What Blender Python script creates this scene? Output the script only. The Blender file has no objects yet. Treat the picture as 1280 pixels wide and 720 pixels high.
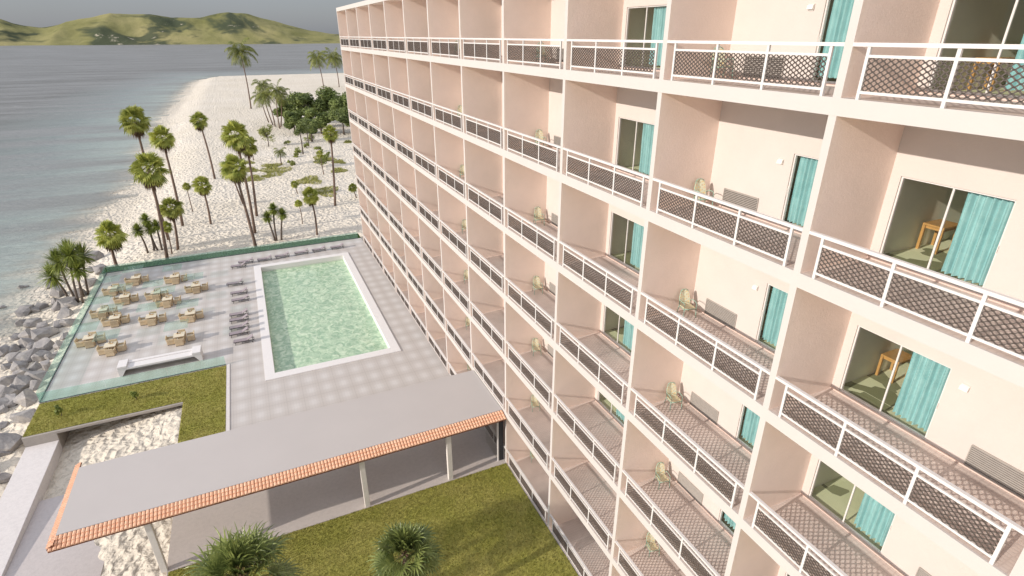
import bpy, bmesh, math, random
from mathutils import Vector, Matrix, noise
R = math.radians
random.seed(7)
SC = 1.3                      # every length below is in units of 1.3 m
scene = bpy.context.scene
col = scene.collection
W = 4.3406; H = 3.0; T = 0.274; FT = 0.145; DEP = 1.83
NB0, NB1 = -2, 11             # dividing walls -2..11, bays between them

# ------------------------------------------------------------------ materials
def srgb(r, g, b):
    f = lambda c: (c/255/12.92) if c/255 <= .04045 else ((c/255+.055)/1.055)**2.4
    return (f(r), f(g), f(b), 1)

class NT:
    def __init__(s, name):
        s.m = bpy.data.materials.new(name); s.m.use_nodes = True
        s.t = s.m.node_tree; s.t.nodes.clear()
        s.out = s.n('ShaderNodeOutputMaterial')
    def n(s, typ, **kw):
        nd = s.t.nodes.new(typ)
        for k, v in kw.items():
            if k.startswith('i_'):
                key = k[2:].replace('_', ' ')
                nd.inputs[key].default_value = v
            else: setattr(nd, k, v)
        return nd
    def l(s, a, b): s.t.links.new(a, b)
    def coord(s, kind='Object', scale=(1, 1, 1), rot=(0, 0, 0)):
        tc = s.n('ShaderNodeTexCoord'); mp = s.n('ShaderNodeMapping')
        mp.inputs['Scale'].default_value = scale; mp.inputs['Rotation'].default_value = rot
        s.l(tc.outputs[kind], mp.inputs['Vector']); return mp.outputs[0]
    def noise(s, vec, scale, detail=4, rough=.55, dist=0):
        nd = s.n('ShaderNodeTexNoise'); nd.inputs['Scale'].default_value = scale
        nd.inputs['Detail'].default_value = detail; nd.inputs['Roughness'].default_value = rough
        nd.inputs['Distortion'].default_value = dist
        s.l(vec, nd.inputs['Vector']); return nd.outputs['Fac']
    def ramp(s, fac, stops):
        nd = s.n('ShaderNodeValToRGB'); s.l(fac, nd.inputs[0]); e = nd.color_ramp.elements
        e[0].position, e[0].color = stops[0]
        e[1].position, e[1].color = stops[-1]
        for p, c in stops[1:-1]:
            x = e.new(p); x.color = c
        return nd.outputs[0]
    def mix(s, fac, a, b, mode='MIX'):
        nd = s.n('ShaderNodeMix', data_type='RGBA', blend_type=mode)
        for sock, v in ((nd.inputs[0], fac), (nd.inputs[6], a), (nd.inputs[7], b)):
            if hasattr(v, 'is_output'): s.l(v, sock)
            else: sock.default_value = v
        return nd.outputs[2]
    def math(s, op, a, b=0.0, c=0.0):
        nd = s.n('ShaderNodeMath', operation=op)
        for i, v in enumerate((a, b, c)):
            if hasattr(v, 'is_output'): s.l(v, nd.inputs[i])
            else: nd.inputs[i].default_value = v
        return nd.outputs[0]
    def bump(s, h, strength=.3, dist=.02):
        nd = s.n('ShaderNodeBump'); nd.inputs['Strength'].default_value = strength
        nd.inputs['Distance'].default_value = dist; s.l(h, nd.inputs['Height']); return nd.outputs[0]
    def prin(s, color, rough=.8, nrm=None, spec=.3, metal=0, trans=0, **kw):
        p = s.n('ShaderNodeBsdfPrincipled')
        if hasattr(color, 'is_output'): s.l(color, p.inputs['Base Color'])
        else: p.inputs['Base Color'].default_value = color
        if hasattr(rough, 'is_output'): s.l(rough, p.inputs['Roughness'])
        else: p.inputs['Roughness'].default_value = rough
        p.inputs['Specular IOR Level'].default_value = spec
        p.inputs['Metallic'].default_value = metal
        if nrm is not None: s.l(nrm, p.inputs['Normal'])
        return p.outputs[0]
    def done(s, sh): s.l(sh, s.out.inputs['Surface']); return s.m

def c4(r, g, b): return (r, g, b, 1)
def tint(c, k): return (c[0]*k, c[1]*k, c[2]*k, 1)

def mat_plaster(name, base, var=.05, bs=.25):
    t = NT(name); v = t.coord()
    n1 = t.noise(v, 1.1, 5, .6); n2 = t.noise(v, 14, 6, .65, .6)
    vs = t.coord(scale=(1, 2.2, 9)); n3 = t.noise(vs, 6, 5, .6, .4)
    c = t.ramp(n1, [(.3, tint(base, 1-var)), (.7, tint(base, 1+var*.5))])
    c = t.mix(t.math('MULTIPLY', n3, .35), c, tint(base, 1-var*2.2))
    hh = t.math('ADD', n2, t.math('MULTIPLY', n3, .8))
    return t.done(t.prin(c, .88, t.bump(hh, bs, .02), spec=.2))
def mat_simple(name, base, rough=.5, var=.06, scale=6, metal=0, bs=.1, spec=.4):
    t = NT(name); v = t.coord(); n1 = t.noise(v, scale, 4)
    c = t.ramp(n1, [(.3, tint(base, 1-var)), (.7, tint(base, 1+var))])
    return t.done(t.prin(c, rough, t.bump(n1, bs, .01), metal=metal, spec=spec))
def mat_concrete(name, base, var=.12):
    t = NT(name); v = t.coord(); n1 = t.noise(v, .6, 6, .7); n2 = t.noise(v, 22, 5, .7); n3 = t.noise(v, 5, 4, .6)
    c = t.ramp(n1, [(.3, tint(base, 1-var)), (.72, tint(base, 1+var*.6))])
    c = t.mix(.5, c, t.ramp(n2, [(.3, tint(base, .72)), (.7, tint(base, 1.15))]))
    c = t.mix(.25, c, t.ramp(n3, [(.35, tint(base, .8)), (.6, tint(base, 1.1))]))
    return t.done(t.prin(c, .9, t.bump(n2, .25, .01), spec=.2))
def mat_glass(name, tintc=(.9, .95, .93, 1), refl=1.0, body=None):
    t = NT(name)
    tr = t.n('ShaderNodeBsdfTransparent'); tr.inputs[0].default_value = tintc
    gl = t.n('ShaderNodeBsdfGlossy'); gl.inputs['Roughness'].default_value = .02
    lw = t.n('ShaderNodeLayerWeight'); lw.inputs['Blend'].default_value = .5
    f = t.math('MULTIPLY', t.math('ADD', t.math('MULTIPLY', t.math('POWER', lw.outputs['Facing'], 4.0), .8), .04), refl)
    mx = t.n('ShaderNodeMixShader'); t.l(f, mx.inputs[0]); t.l(tr.outputs[0], mx.inputs[1]); t.l(gl.outputs[0], mx.inputs[2])
    sh = mx.outputs[0]
    if body:
        df = t.n('ShaderNodeBsdfDiffuse'); df.inputs[0].default_value = body[0]
        m2 = t.n('ShaderNodeMixShader'); m2.inputs[0].default_value = body[1]
        t.l(sh, m2.inputs[1]); t.l(df.outputs[0], m2.inputs[2]); sh = m2.outputs[0]
    return t.done(sh)
def mat_leaf(name, dark, light, scale=1.5, rough=.5, tr=.25):
    t = NT(name); v = t.coord(); n1 = t.noise(v, scale, 3, .7)
    oi = t.n('ShaderNodeObjectInfo')
    c = t.ramp(n1, [(.3, dark), (.68, light)])
    hs = t.n('ShaderNodeHueSaturation'); t.l(c, hs.inputs['Color'])
    t.l(t.math('ADD', t.math('MULTIPLY', oi.outputs['Random'], .3), .85), hs.inputs['Value'])
    c = hs.outputs[0]
    p = t.prin(c, rough, spec=.35)
    tl = t.n('ShaderNodeBsdfTranslucent'); t.l(c, tl.inputs[0])
    mx = t.n('ShaderNodeMixShader'); mx.inputs[0].default_value = tr
    t.l(p, mx.inputs[1]); t.l(tl.outputs[0], mx.inputs[2])
    return t.done(mx.outputs[0])
def mat_bark(name, base, bands=6):
    t = NT(name); v = t.coord(scale=(1, 1, bands)); n1 = t.noise(v, 2.2, 5, .65)
    c = t.ramp(n1, [(.3, tint(base, .6)), (.7, tint(base, 1.25))])
    return t.done(t.prin(c, .9, t.bump(n1, .6, .03), spec=.15))

M = {}
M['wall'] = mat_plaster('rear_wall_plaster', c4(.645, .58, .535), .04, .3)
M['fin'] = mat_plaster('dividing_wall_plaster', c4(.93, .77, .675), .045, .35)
M['white'] = mat_plaster('white_plaster', c4(.585, .545, .51), .03, .15)
M['soffit'] = mat_plaster('bounce_soffit_plaster', c4(.90, .76, .68), .03, .1)  # slab undersides coloured lighter and pinker to add warm bounce light
M['rail'] = mat_simple('white_rail_paint', c4(.70, .665, .64), .45, .03)
M['mesh'] = mat_simple('brown_expanded_metal', c4(.11, .088, .076), .6, .1)
M['skirt'] = mat_simple('pink_skirting', c4(.70, .55, .48), .7)
M['curtain'] = None
t = NT('teal_curtain_cloth'); v = t.coord(); n1 = t.noise(v, 3, 3); wv = t.noise(t.coord(scale=(60, 60, 60)), 4, 2)
c = t.ramp(n1, [(.3, c4(.27, .53, .56)), (.7, c4(.37, .65, .68))])
p = t.prin(c, .75, t.bump(wv, .1, .005), spec=.2)
tl = t.n('ShaderNodeBsdfTranslucent'); t.l(c, tl.inputs[0]); mx = t.n('ShaderNodeMixShader'); mx.inputs[0].default_value = .15
t.l(p, mx.inputs[1]); t.l(tl.outputs[0], mx.inputs[2]); M['curtain'] = t.done(mx.outputs[0])
M['glass'] = mat_glass('door_glass', (.99, .99, .97, 1), .8)
M['room'] = mat_simple('room_paint', c4(.84, .84, .72), .8, .05, 1)
M['ceil'] = mat_simple('room_ceiling_paint', c4(.55, .52, .45), .8, .05, 1)
# carpet : pale green with random darker rectangles
t = NT('pale_green_carpet'); v = t.coord(scale=(.95, .6, 1))
vo = t.n('ShaderNodeTexVoronoi', distance='CHEBYCHEV', feature='F1'); vo.inputs['Scale'].default_value = 1.6; t.l(v, vo.inputs['Vector'])
sp = t.n('ShaderNodeSeparateColor'); t.l(vo.outputs['Color'], sp.inputs[0])
c = t.ramp(sp.outputs[0], [(.0, c4(.20, .22, .11)), (.30, c4(.30, .33, .20)), (.32, c4(.74, .80, .54)), (1, c4(.82, .86, .62))])
M['carpet'] = t.done(t.prin(c, .95, t.bump(t.noise(t.coord(), 60, 3), .3, .01), spec=.1))
# balcony floor : mauve ground, hexagon shadow of the railing mesh painted in
t = NT('mauve_floor_mesh_shade'); v = t.coord()
vo = t.n('ShaderNodeTexVoronoi', feature='DISTANCE_TO_EDGE'); vo.inputs['Scale'].default_value = 9.5; vo.inputs['Randomness'].default_value = .25
t.l(t.coord(scale=(1, .75, 1)), vo.inputs['Vector'])
n1 = t.noise(v, .9, 5, .65); n2 = t.noise(v, 16, 3)
c = t.ramp(n1, [(.3, c4(.56, .475, .43)), (.7, c4(.70, .605, .55))])
mesh_shade = t.ramp(vo.outputs['Distance'], [(.0, c4(.86, .84, .84)), (.16, c4(1, 1, 1))])
c = t.mix(1.0, c, mesh_shade, 'MULTIPLY')
M['bfloor'] = t.done(t.prin(c, .8, t.bump(t.math('MINIMUM', vo.outputs['Distance'], .25), .3, .03), spec=.3))
# pool deck : big tiles with pale centres between darker bands and fine grooves
t = NT('pale_plaid_deck_tiles'); v = t.coord(); sx = t.n('ShaderNodeSeparateXYZ'); t.l(v, sx.inputs[0])
def band(sock, per, off):
    a = t.math('MULTIPLY', t.math('ADD', sock, -off*SC), 2*math.pi/(per*SC))
    return t.math('MULTIPLY', t.math('ADD', t.math('COSINE', a), 1), .5)
bx_ = band(sx.outputs[0], .925, -9.73); by_ = band(sx.outputs[1], 1.245, 24.6)
both = t.math('MULTIPLY', bx_, by_)
av = t.math('MULTIPLY', t.math('ADD', bx_, by_), .5)
n1 = t.noise(v, .12, 4, .6); n2 = t.noise(v, 9, 4, .7)
c = t.ramp(av, [(.0, c4(.475, .43, .385)), (.55, c4(.525, .485, .445)), (1, c4(.55, .515, .48))])
c = t.mix(t.math('POWER', both, 1.6), c, c4(.65, .62, .59))
c = t.mix(t.math('MULTIPLY', n1, .55), c, c4(.55, .51, .49))
def groove(sock, per, off, wd):
    a = t.math('FRACT', t.math('DIVIDE', t.math('ADD', sock, -off*SC+1000*per*SC), per*SC))
    return t.math('LESS_THAN', a, wd)
g = t.math('MAXIMUM', groove(sx.outputs[0], .925, -9.73+.4625, .02), groove(sx.outputs[1], 1.245, 24.6+.62, .018))
g2 = t.math('MAXIMUM', groove(sx.outputs[0], .925/6, 0, .10), groove(sx.outputs[1], 1.245/4, 0, .07))
c = t.mix(t.math('MULTIPLY', g, .22), c, c4(.22, .2, .19))
c = t.mix(t.math('MULTIPLY', g2, .16), c, c4(.25, .23, .24))
c = t.mix(t.math('MULTIPLY', n2, .18), c, c4(.38, .35, .33))
M['deck'] = t.done(t.prin(c, .62, t.bump(n2, .12, .01), spec=.35))
M['conc'] = mat_concrete('walkway_concrete', c4(.53, .475, .44))
M['conc_light'] = mat_concrete('seawall_concrete', c4(.68, .635, .61), .05)
M['conc_side'] = mat_concrete('retaining_concrete', c4(.40, .36, .32))
M['ramp'] = mat_concrete('grey_ramp_concrete', c4(.54, .49, .47), .06)
M['canopy'] = mat_simple('canopy_roof_membrane', c4(.495, .455, .43), .7, .02, .35, bs=.05)
M['canopy_under'] = mat_simple('canopy_soffit', c4(.6, .56, .52), .8)
# terracotta
t = NT('terracotta_tiles'); v = t.coord(); n1 = t.noise(v, 3, 4); n2 = t.noise(t.coord(scale=(6, 1.5, 1)), 1, 1)
c = t.ramp(n1, [(.3, c4(.78, .42, .26)), (.7, c4(.88, .56, .38))]); c = t.mix(t.math('MULTIPLY', n2, .4), c, c4(.74, .43, .28))
M['tile'] = t.done(t.prin(c, .8, t.bump(t.noise(v, 30, 3), .2, .01), spec=.2))
M['tile_dark'] = mat_simple('tile_underlay', c4(.20, .08, .045), .9)
M['post'] = mat_simple('cream_post_paint', c4(.72, .67, .62), .7, .05)
M['dark'] = mat_simple('dark_slate_panel', c4(.03, .033, .04), .4)
# sand
t = NT('pale_beach_sand'); v = t.coord()
n1 = t.noise(v, .05, 4, .6); n2 = t.noise(v, 1.5, 5, .6, .5); n3 = t.noise(v, 30, 3, .7)
vo = t.n('ShaderNodeTexVoronoi', feature='SMOOTH_F1'); vo.inputs['Scale'].default_value = 1.9; vo.inputs['Smoothness'].default_value = .6
vv = t.n('ShaderNodeVectorMath', operation='ADD'); t.l(v, vv.inputs[0])
nv = t.n('ShaderNodeTexNoise'); nv.inputs['Scale'].default_value = 1.2; t.l(v, nv.inputs['Vector']); 
sc_ = t.n('ShaderNodeVectorMath', operation='SCALE'); sc_.inputs['Scale'].default_value = .8; t.l(nv.outputs['Color'], sc_.inputs[0]); t.l(sc_.outputs[0], vv.inputs[1]); t.l(vv.outputs[0], vo.inputs['Vector'])
hh = t.math('ADD', t.math('MULTIPLY', vo.outputs['Distance'], 1.0), t.math('MULTIPLY', n2, .8))
c = t.ramp(n1, [(.3, c4(.70, .625, .51)), (.7, c4(.77, .70, .60))])
c = t.mix(t.math('MULTIPLY', n3, .3), c, c4(.52, .45, .36))
geo = t.n('ShaderNodeNewGeometry'); sz = t.n('ShaderNodeSeparateXYZ'); t.l(geo.outputs['Position'], sz.inputs[0])
wet = t.n('ShaderNodeMapRange'); wet.inputs['From Min'].default_value = -1.72*SC; wet.inputs['From Max'].default_value = -1.45*SC; wet.inputs['To Min'].default_value = .9; wet.inputs['To Max'].default_value = 1
t.l(sz.outputs[2], wet.inputs['Value'])
cc = t.n('ShaderNodeVectorMath', operation='SCALE'); t.l(c, cc.inputs[0]); t.l(wet.outputs[0], cc.inputs['Scale'])
M['sand'] = t.done(t.prin(cc.outputs[0], .95, t.bump(hh, 1.0, .36), spec=.1))
# lawn
def mat_lawn(name, a, b, d):
    t = NT(name); v = t.coord(); n1 = t.noise(v, .35, 5, .65); n2 = t.noise(v, 5.5, 6, .75, .0); n3 = t.noise(t.coord(scale=(1, 1, 1)), 34, 4, .8)
    c = t.ramp(n2, [(.3, a), (.68, b)]); c = t.mix(t.ramp(n1, [(.4, c4(0, 0, 0)), (.7, c4(.6, .6, .6))]), c, d)
    c = t.mix(t.ramp(n3, [(.35, c4(.55, .55, .55)), (.62, c4(0, 0, 0))]), c, tint(a, .45))
    hh = n3
    return t.done(t.prin(c, .9, t.bump(hh, .6, .04), spec=.1))
M['lawn'] = mat_lawn('olive_lawn', c4(.24, .24, .05), c4(.47, .44, .11), c4(.55, .465, .17))
M['strip'] = mat_lawn('dark_grass', c4(.03, .07, .012), c4(.06, .12, .02), c4(.05, .1, .02))
M['patchgrass'] = mat_lawn('dune_grass', c4(.28, .30, .08), c4(.48, .46, .16), c4(.55, .50, .22))
M['poolwall'] = mat_simple('pool_render', c4(.62, .66, .58), .7)
M['coping'] = mat_simple('white_pool_coping', c4(.74, .71, .69), .7, .02)
# pool water
t = NT('green_pool_water'); v = t.coord(scale=(1, .8, 1), rot=(0, 0, R(35)))
n1 = t.noise(v, 1.9, 3, .5, 1.2); n2 = t.noise(v, .5, 3)
c = t.ramp(n1, [(.35, c4(.29, .42, .28)), (.52, c4(.44, .57, .39)), (.68, c4(.62, .72, .53))])
c = t.mix(t.math('MULTIPLY', n2, .3), c, c4(.30, .50, .36))
M['pool'] = t.done(t.prin(c, .12, t.bump(n1, .55, .10), spec=.35))
# sea water
t = NT('sea_water'); at = t.n('ShaderNodeAttribute', attribute_name='depth')
v = t.coord(scale=(.09, .32, 1)); n1 = t.noise(v, .55, 7, .68, .6); nf = t.noise(t.coord(scale=(.35, 1, 1)), 1.1, 5, .6, .3)
nb = t.noise(t.coord(scale=(.012, .09, 1)), 1.0, 5, .65, .3)
d0 = t.math('ADD', at.outputs['Fac'], t.math('MULTIPLY', t.math('SUBTRACT', n1, .5), .9))
c = t.ramp(t.math('MULTIPLY', d0, .42), [(.0, c4(.66, .68, .60)), (.12, c4(.40, .46, .42)), (.45, c4(.22, .25, .235)), (1, c4(.135, .13, .115))])
c = t.mix(t.ramp(nb, [(.40, c4(0, 0, 0)), (.60, c4(.75, .75, .75))]), c, c4(.25, .245, .235))
foam = t.math('MULTIPLY', t.ramp(n1, [(.63, c4(0, 0, 0)), (.70, c4(.5, .5, .5))]), 1)
c = t.mix(foam, c, c4(.45, .45, .42))
hh = t.math('ADD', t.math('MULTIPLY', n1, 1.0), t.math('MULTIPLY', nf, .35))
p = t.prin(c, .38, t.bump(hh, 1.0, 1.0), spec=.22)
al = t.ramp(d0, [(.0, c4(.0, .0, .0)), (.06, c4(.35, .35, .35)), (.30, c4(.8, .8, .8)), (1, c4(1, 1, 1))])
tr = t.n('ShaderNodeBsdfTransparent'); mx = t.n('ShaderNodeMixShader'); t.l(al, mx.inputs[0]); t.l(tr.outputs[0], mx.inputs[1]); t.l(p, mx.inputs[2])
M['sea'] = t.done(mx.outputs[0])
# rail glass and parasol glass
M['fglass'] = mat_glass('green_fence_glass', (.89, .98, .95, 1), .5, (c4(.60, .92, .80), .10))
M['pglass'] = mat_glass('green_canopy_glass', (.90, .965, .93, 1), .35, (c4(.45, .66, .56), .035))
M['alu'] = mat_simple('dark_base_rail', c4(.10, .11, .11), .4, .05, metal=.5)
M['wicker'] = None
t = NT('beige_wicker'); v = t.coord(); wv = t.n('ShaderNodeTexWave', wave_type='BANDS', bands_direction='Z'); wv.inputs['Scale'].default_value = 14; wv.inputs['Distortion'].default_value = 1; t.l(v, wv.inputs['Vector'])
n1 = t.noise(v, 25, 3); c = t.ramp(n1, [(.3, c4(.50, .385, .245)), (.7, c4(.66, .53, .36))])
M['wicker'] = t.done(t.prin(c, .8, t.bump(wv.outputs['Fac'], .3, .01), spec=.2))
M['cushion'] = mat_simple('cream_cushion', c4(.58, .50, .40), .9)
M['ttop'] = mat_simple('sand_table_top', c4(.74, .63, .49), .6)
M['mauve'] = mat_simple('mauve_lounger_cloth', c4(.30, .255, .27), .85)
M['lframe'] = mat_simple('dark_lounger_frame', c4(.05, .045, .05), .5)
M['wood'] = mat_simple('yellow_wood', c4(.50, .28, .09), .5, .12, 8)
M['mint'] = mat_simple('mint_painted_steel', c4(.30, .47, .38), .5)
t = NT('lattice_print_cloth'); v = t.coord(kind='Generated', scale=(1, 1, 1))
ck = t.n('ShaderNodeTexVoronoi', feature='DISTANCE_TO_EDGE'); ck.inputs['Scale'].default_value = 6; ck.inputs['Randomness'].default_value = .3; t.l(v, ck.inputs['Vector'])
cl = t.n('ShaderNodeTexVoronoi'); cl.inputs['Scale'].default_value = 6; cl.inputs['Randomness'].default_value = .3; t.l(v, cl.inputs['Vector'])
s2 = t.n('ShaderNodeSeparateColor'); t.l(cl.outputs['Color'], s2.inputs[0])
c = t.ramp(s2.outputs[0], [(.0, c4(.64, .44, .20)), (.4, c4(.70, .58, .34)), (.7, c4(.62, .42, .28)), (1, c4(.40, .50, .36))])
c = t.mix(t.math('LESS_THAN', ck.outputs['Distance'], .12), c, c4(.60, .62, .48))
M['print'] = t.done(t.prin(c, .8, spec=.2))
M['grille'] = mat_simple('grey_louvre_paint', c4(.38, .345, .31), .6)
M['grille_dark'] = mat_simple('louvre_backing', c4(.07, .06, .055), .8)
M['lamp'] = mat_simple('white_lamp_housing', c4(.82, .79, .74), .5)
M['barwhite'] = mat_simple('white_bar_render', c4(.72, .69, .67), .7, .03)
M['bardark'] = mat_simple('dark_bar_opening', c4(.16, .14, .13), .8)
# rocks
t = NT('grey_boulder_stone'); v = t.coord(); oi = t.n('ShaderNodeObjectInfo'); n1 = t.noise(v, 1.2, 6, .7, .3); n2 = t.noise(v, 9, 5, .75)
c = t.ramp(n1, [(.3, c4(.20, .19, .195)), (.5, c4(.36, .34, .325)), (.72, c4(.56, .505, .44))])
c = t.mix(t.math('MULTIPLY', oi.outputs['Random'], .4), c, c4(.26, .25, .25)); c = t.mix(t.ramp(n2, [(.3, c4(.5, .5, .5)), (.6, c4(0, 0, 0))]), c, c4(.17, .15, .14))
M['rock'] = t.done(t.prin(c, .92, t.bump(t.math('ADD', n1, t.math('MULTIPLY', n2, .4)), .8, .08), spec=.2))
M['fan'] = mat_leaf('fan_palm_leaf', c4(.15, .20, .03), c4(.58, .58, .14), 1.2)
M['fan_dark'] = mat_leaf('garden_palm_leaf', c4(.055, .085, .02), c4(.30, .34, .10), 2.0, .35, .2)
M['spike'] = mat_leaf('spiky_leaf', c4(.07, .11, .02), c4(.36, .40, .09), 1.5)
M['coco'] = mat_leaf('feather_palm_leaf', c4(.08, .11, .025), c4(.32, .33, .09), .6)
M['broad'] = mat_leaf('broad_leaf', c4(.06, .09, .025), c4(.26, .31, .09), .5)
M['shrubm'] = mat_leaf('shrub_leaf', c4(.14, .17, .04), c4(.42, .44, .13), 1)
M['dead'] = mat_leaf('dead_frond', c4(.05, .03, .018), c4(.16, .10, .055), 2, .9, .1)
M['bark'] = mat_bark('palm_bark', c4(.20, .14, .11)); M['bark2'] = mat_bark('grey_bark', c4(.15, .12, .10), 2)
# hills
t = NT('far_green_hills'); v = t.coord(); n1 = t.noise(v, .006, 8, .62); n2 = t.noise(v, .03, 7, .7); n3 = t.noise(v, .0045, 4, .6, .5)
c = t.ramp(n1, [(.3, c4(.15, .15, .055)), (.5, c4(.235, .22, .095)), (.7, c4(.32, .28, .135))])
c = t.mix(t.ramp(n3, [(.50, c4(0, 0, 0)), (.57, c4(.85, .85, .85))]), c, c4(.045, .06, .04))
c = t.mix(t.ramp(t.math('MULTIPLY', n2, n3), [(.36, c4(0, 0, 0)), (.40, c4(.8, .8, .8))]), c, c4(.48, .42, .32))
M['hill'] = t.done(t.prin(c, .95, t.bump(n2, .4, 6), spec=.05))

# ------------------------------------------------------------------ mesh helpers
class MB:
    def __init__(s): s.v = []; s.f = []
    def add(s, vs, fs):
        o = len(s.v); s.v += [tuple(p) for p in vs]; s.f += [tuple(i+o for i in f) for f in fs]
    def box(s, x0, x1, y0, y1, z0, z1):
        s.add([(x0,y0,z0),(x1,y0,z0),(x1,y1,z0),(x0,y1,z0),(x0,y0,z1),(x1,y0,z1),(x1,y1,z1),(x0,y1,z1)],
              [(0,3,2,1),(4,5,6,7),(0,1,5,4),(1,2,6,5),(2,3,7,6),(3,0,4,7)])
    def bar(s, a, b, w, h=None):
        """square bar from a to b"""
        h = h or w; a = Vector(a); b = Vector(b); d = (b-a).normalized()
        up = Vector((0,0,1)) if abs(d.z) < .95 else Vector((1,0,0))
        sx = d.cross(up).normalized()*w/2; sy = sx.cross(d).normalized()*h/2
        vs = [a-sx-sy, a+sx-sy, a+sx+sy, a-sx+sy, b-sx-sy, b+sx-sy, b+sx+sy, b-sx+sy]
        s.add(vs, [(0,3,2,1),(4,5,6,7),(0,1,5,4),(1,2,6,5),(2,3,7,6),(3,0,4,7)])
    def tube(s, pts, rad, n=8, cap=True):
        pts = [Vector(p) for p in pts]
        if not isinstance(rad, (list, tuple)): rad = [rad]*len(pts)
        rings = []
        for i, p in enumerate(pts):
            d = (pts[min(i+1, len(pts)-1)]-pts[max(i-1, 0)]).normalized()
            up = Vector((0,0,1)) if abs(d.z) < .9 else Vector((1,0,0))
            a = d.cross(up).normalized(); b = a.cross(d)
            rings.append([p+(a*math.cos(2*math.pi*k/n)+b*math.sin(2*math.pi*k/n))*rad[i] for k in range(n)])
        vs = [q for r in rings for q in r]; fs = []
        for i in range(len(pts)-1):
            for k in range(n):
                fs.append((i*n+k, i*n+(k+1)%n, (i+1)*n+(k+1)%n, (i+1)*n+k))
        if cap: fs += [tuple(range(n-1, -1, -1)), tuple((len(pts)-1)*n+k for k in range(n))]
        s.add(vs, fs)
    def prism(s, poly, z0, z1):
        n = len(poly); vs = [(x,y,z0) for x,y in poly]+[(x,y,z1) for x,y in poly]
        s.add(vs, [tuple(range(n-1,-1,-1)), tuple(range(n,2*n))]+[(i,(i+1)%n,n+(i+1)%n,n+i) for i in range(n)])
    def mesh(s, name, mat, smooth=False):
        me = bpy.data.meshes.new(name); me.from_pydata(s.v, [], s.f); me.validate(); me.update()
        bm = bmesh.new(); bm.from_mesh(me); bmesh.ops.recalc_face_normals(bm, faces=bm.faces[:]) if not getattr(s, 'open', False) else None
        bm.to_mesh(me); bm.free()
        me.materials.append(mat)
        if smooth: me.polygons.foreach_set('use_smooth', [True]*len(me.polygons))
        return me
    def build(s, name, mat, parent=None, loc=(0,0,0), smooth=False, rz=0):
        return link(name, s.mesh(name, mat, smooth), parent, loc, rz)
def link(name, me, parent=None, loc=(0,0,0), rz=0):
    o = bpy.data.objects.new(name, me); col.objects.link(o); o.location = loc; o.rotation_euler = (0,0,rz)
    if parent is not None: o.parent = parent
    return o
def tag(o, label=None, cat=None, group=None, kind=None):
    if label: o['label'] = label
    if cat: o['category'] = cat
    if group: o['group'] = group
    if kind: o['kind'] = kind
    return o
def empty(name, loc, label, cat, group=None, rz=0):
    o = bpy.data.objects.new(name, None); col.objects.link(o); o.location = loc; o.rotation_euler = (0,0,rz); o.empty_display_size = .2
    return tag(o, label, cat, group)
def copy_tree(o, parent=None):
    c = o.copy(); col.objects.link(c)
    if parent is not None: c.parent = parent
    for ch in list(kids.get(o.name, [])): copy_tree(ch, c)
    return c
kids = {}
def note(root):
    """remember children so that copies can be made in loops"""
    for o in list(bpy.data.objects):
        if o.parent: kids.setdefault(o.parent.name, [])
    for o in list(bpy.data.objects):
        if o.parent and o not in kids[o.parent.name]: kids[o.parent.name].append(o)
def bevel(o, w=.01, seg=2):
    m = o.modifiers.new('bevel', 'BEVEL'); m.width = w; m.segments = seg; m.limit_method = 'ANGLE'; return o

# ------------------------------------------------------------------ ground shape
SEA = -1.8
YS = [-60,-40,43,48,60,70,93,118,150,180,272,330,345,420]
XS = [-28,-28,-27.5,-27.1,-27.1,-26.1,-25.2,-25.8,-27.5,-28.8,-28.5,-27.5,-20,-20]
def interp(y, ys, xs):
    if y <= ys[0]: return xs[0]
    for i in range(len(ys)-1):
        if y <= ys[i+1]: return xs[i]+(xs[i+1]-xs[i])*(y-ys[i])/(ys[i+1]-ys[i])
    return xs[-1]
def smooth(t): t = max(0, min(1, t)); return t*t*(3-2*t)
def shore(x, y):
    wob = 1.2*noise.noise(Vector((x*.05, y*.09, 3)))+.5*noise.noise(Vector((x*.3, y*.3, 7)))
    return min(x-interp(y, YS, XS)+wob*min(1, max(0, (y-40)/30)), (352-y)*.6)
def ground(x, y):
    s = shore(x, y)
    if s < 0: z = SEA+max(s*.055, -4)
    else: z = SEA+1.4*smooth(s/9.0)
    if -22.3 < x < .5 and y < 27:
        z = -1.2+.95*(min(max(x, -20.6), -14.4)+20.6)/6.2
    return z
def axis(segs):
    out = []
    for a, b, st in segs:
        n = max(1, round((b-a)/st)); out += [a+(b-a)*i/n for i in range(n)]
    return out+[segs[-1][1]]
def grid(xs, ys, fz):
    v = [(x, y, fz(x, y)) for y in ys for x in xs]; nx = len(xs)
    f = [(j*nx+i, j*nx+i+1, (j+1)*nx+i+1, (j+1)*nx+i) for j in range(len(ys)-1) for i in range(nx-1)]
    return v, f
def sand_z(x, y):
    z = ground(x, y)
    if y > 50.9 or x < -22.3 or (y < 25.1 and -20.5 < x < -14.5):
        k = .35 if y < 120 else .2
        z += .13*noise.noise(Vector((x*.5, y*.5, 0)))+.07*noise.noise(Vector((x*1.3, y*1.3, 5)))*k*3
    elif y > 15: z = min(z, -.45)
    return z
b = MB(); b.open = True
b.v, b.f = grid(axis([(-260,-60,12),(-60,-30,2),(-30,6,.42),(6,40,2),(40,460,20)]), axis([(-60,12,3),(12,100,.42),(100,180,1.2),(180,420,6)]), sand_z)
sand = tag(b.build('sand_beach', M['sand'], smooth=True), kind='structure')

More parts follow.
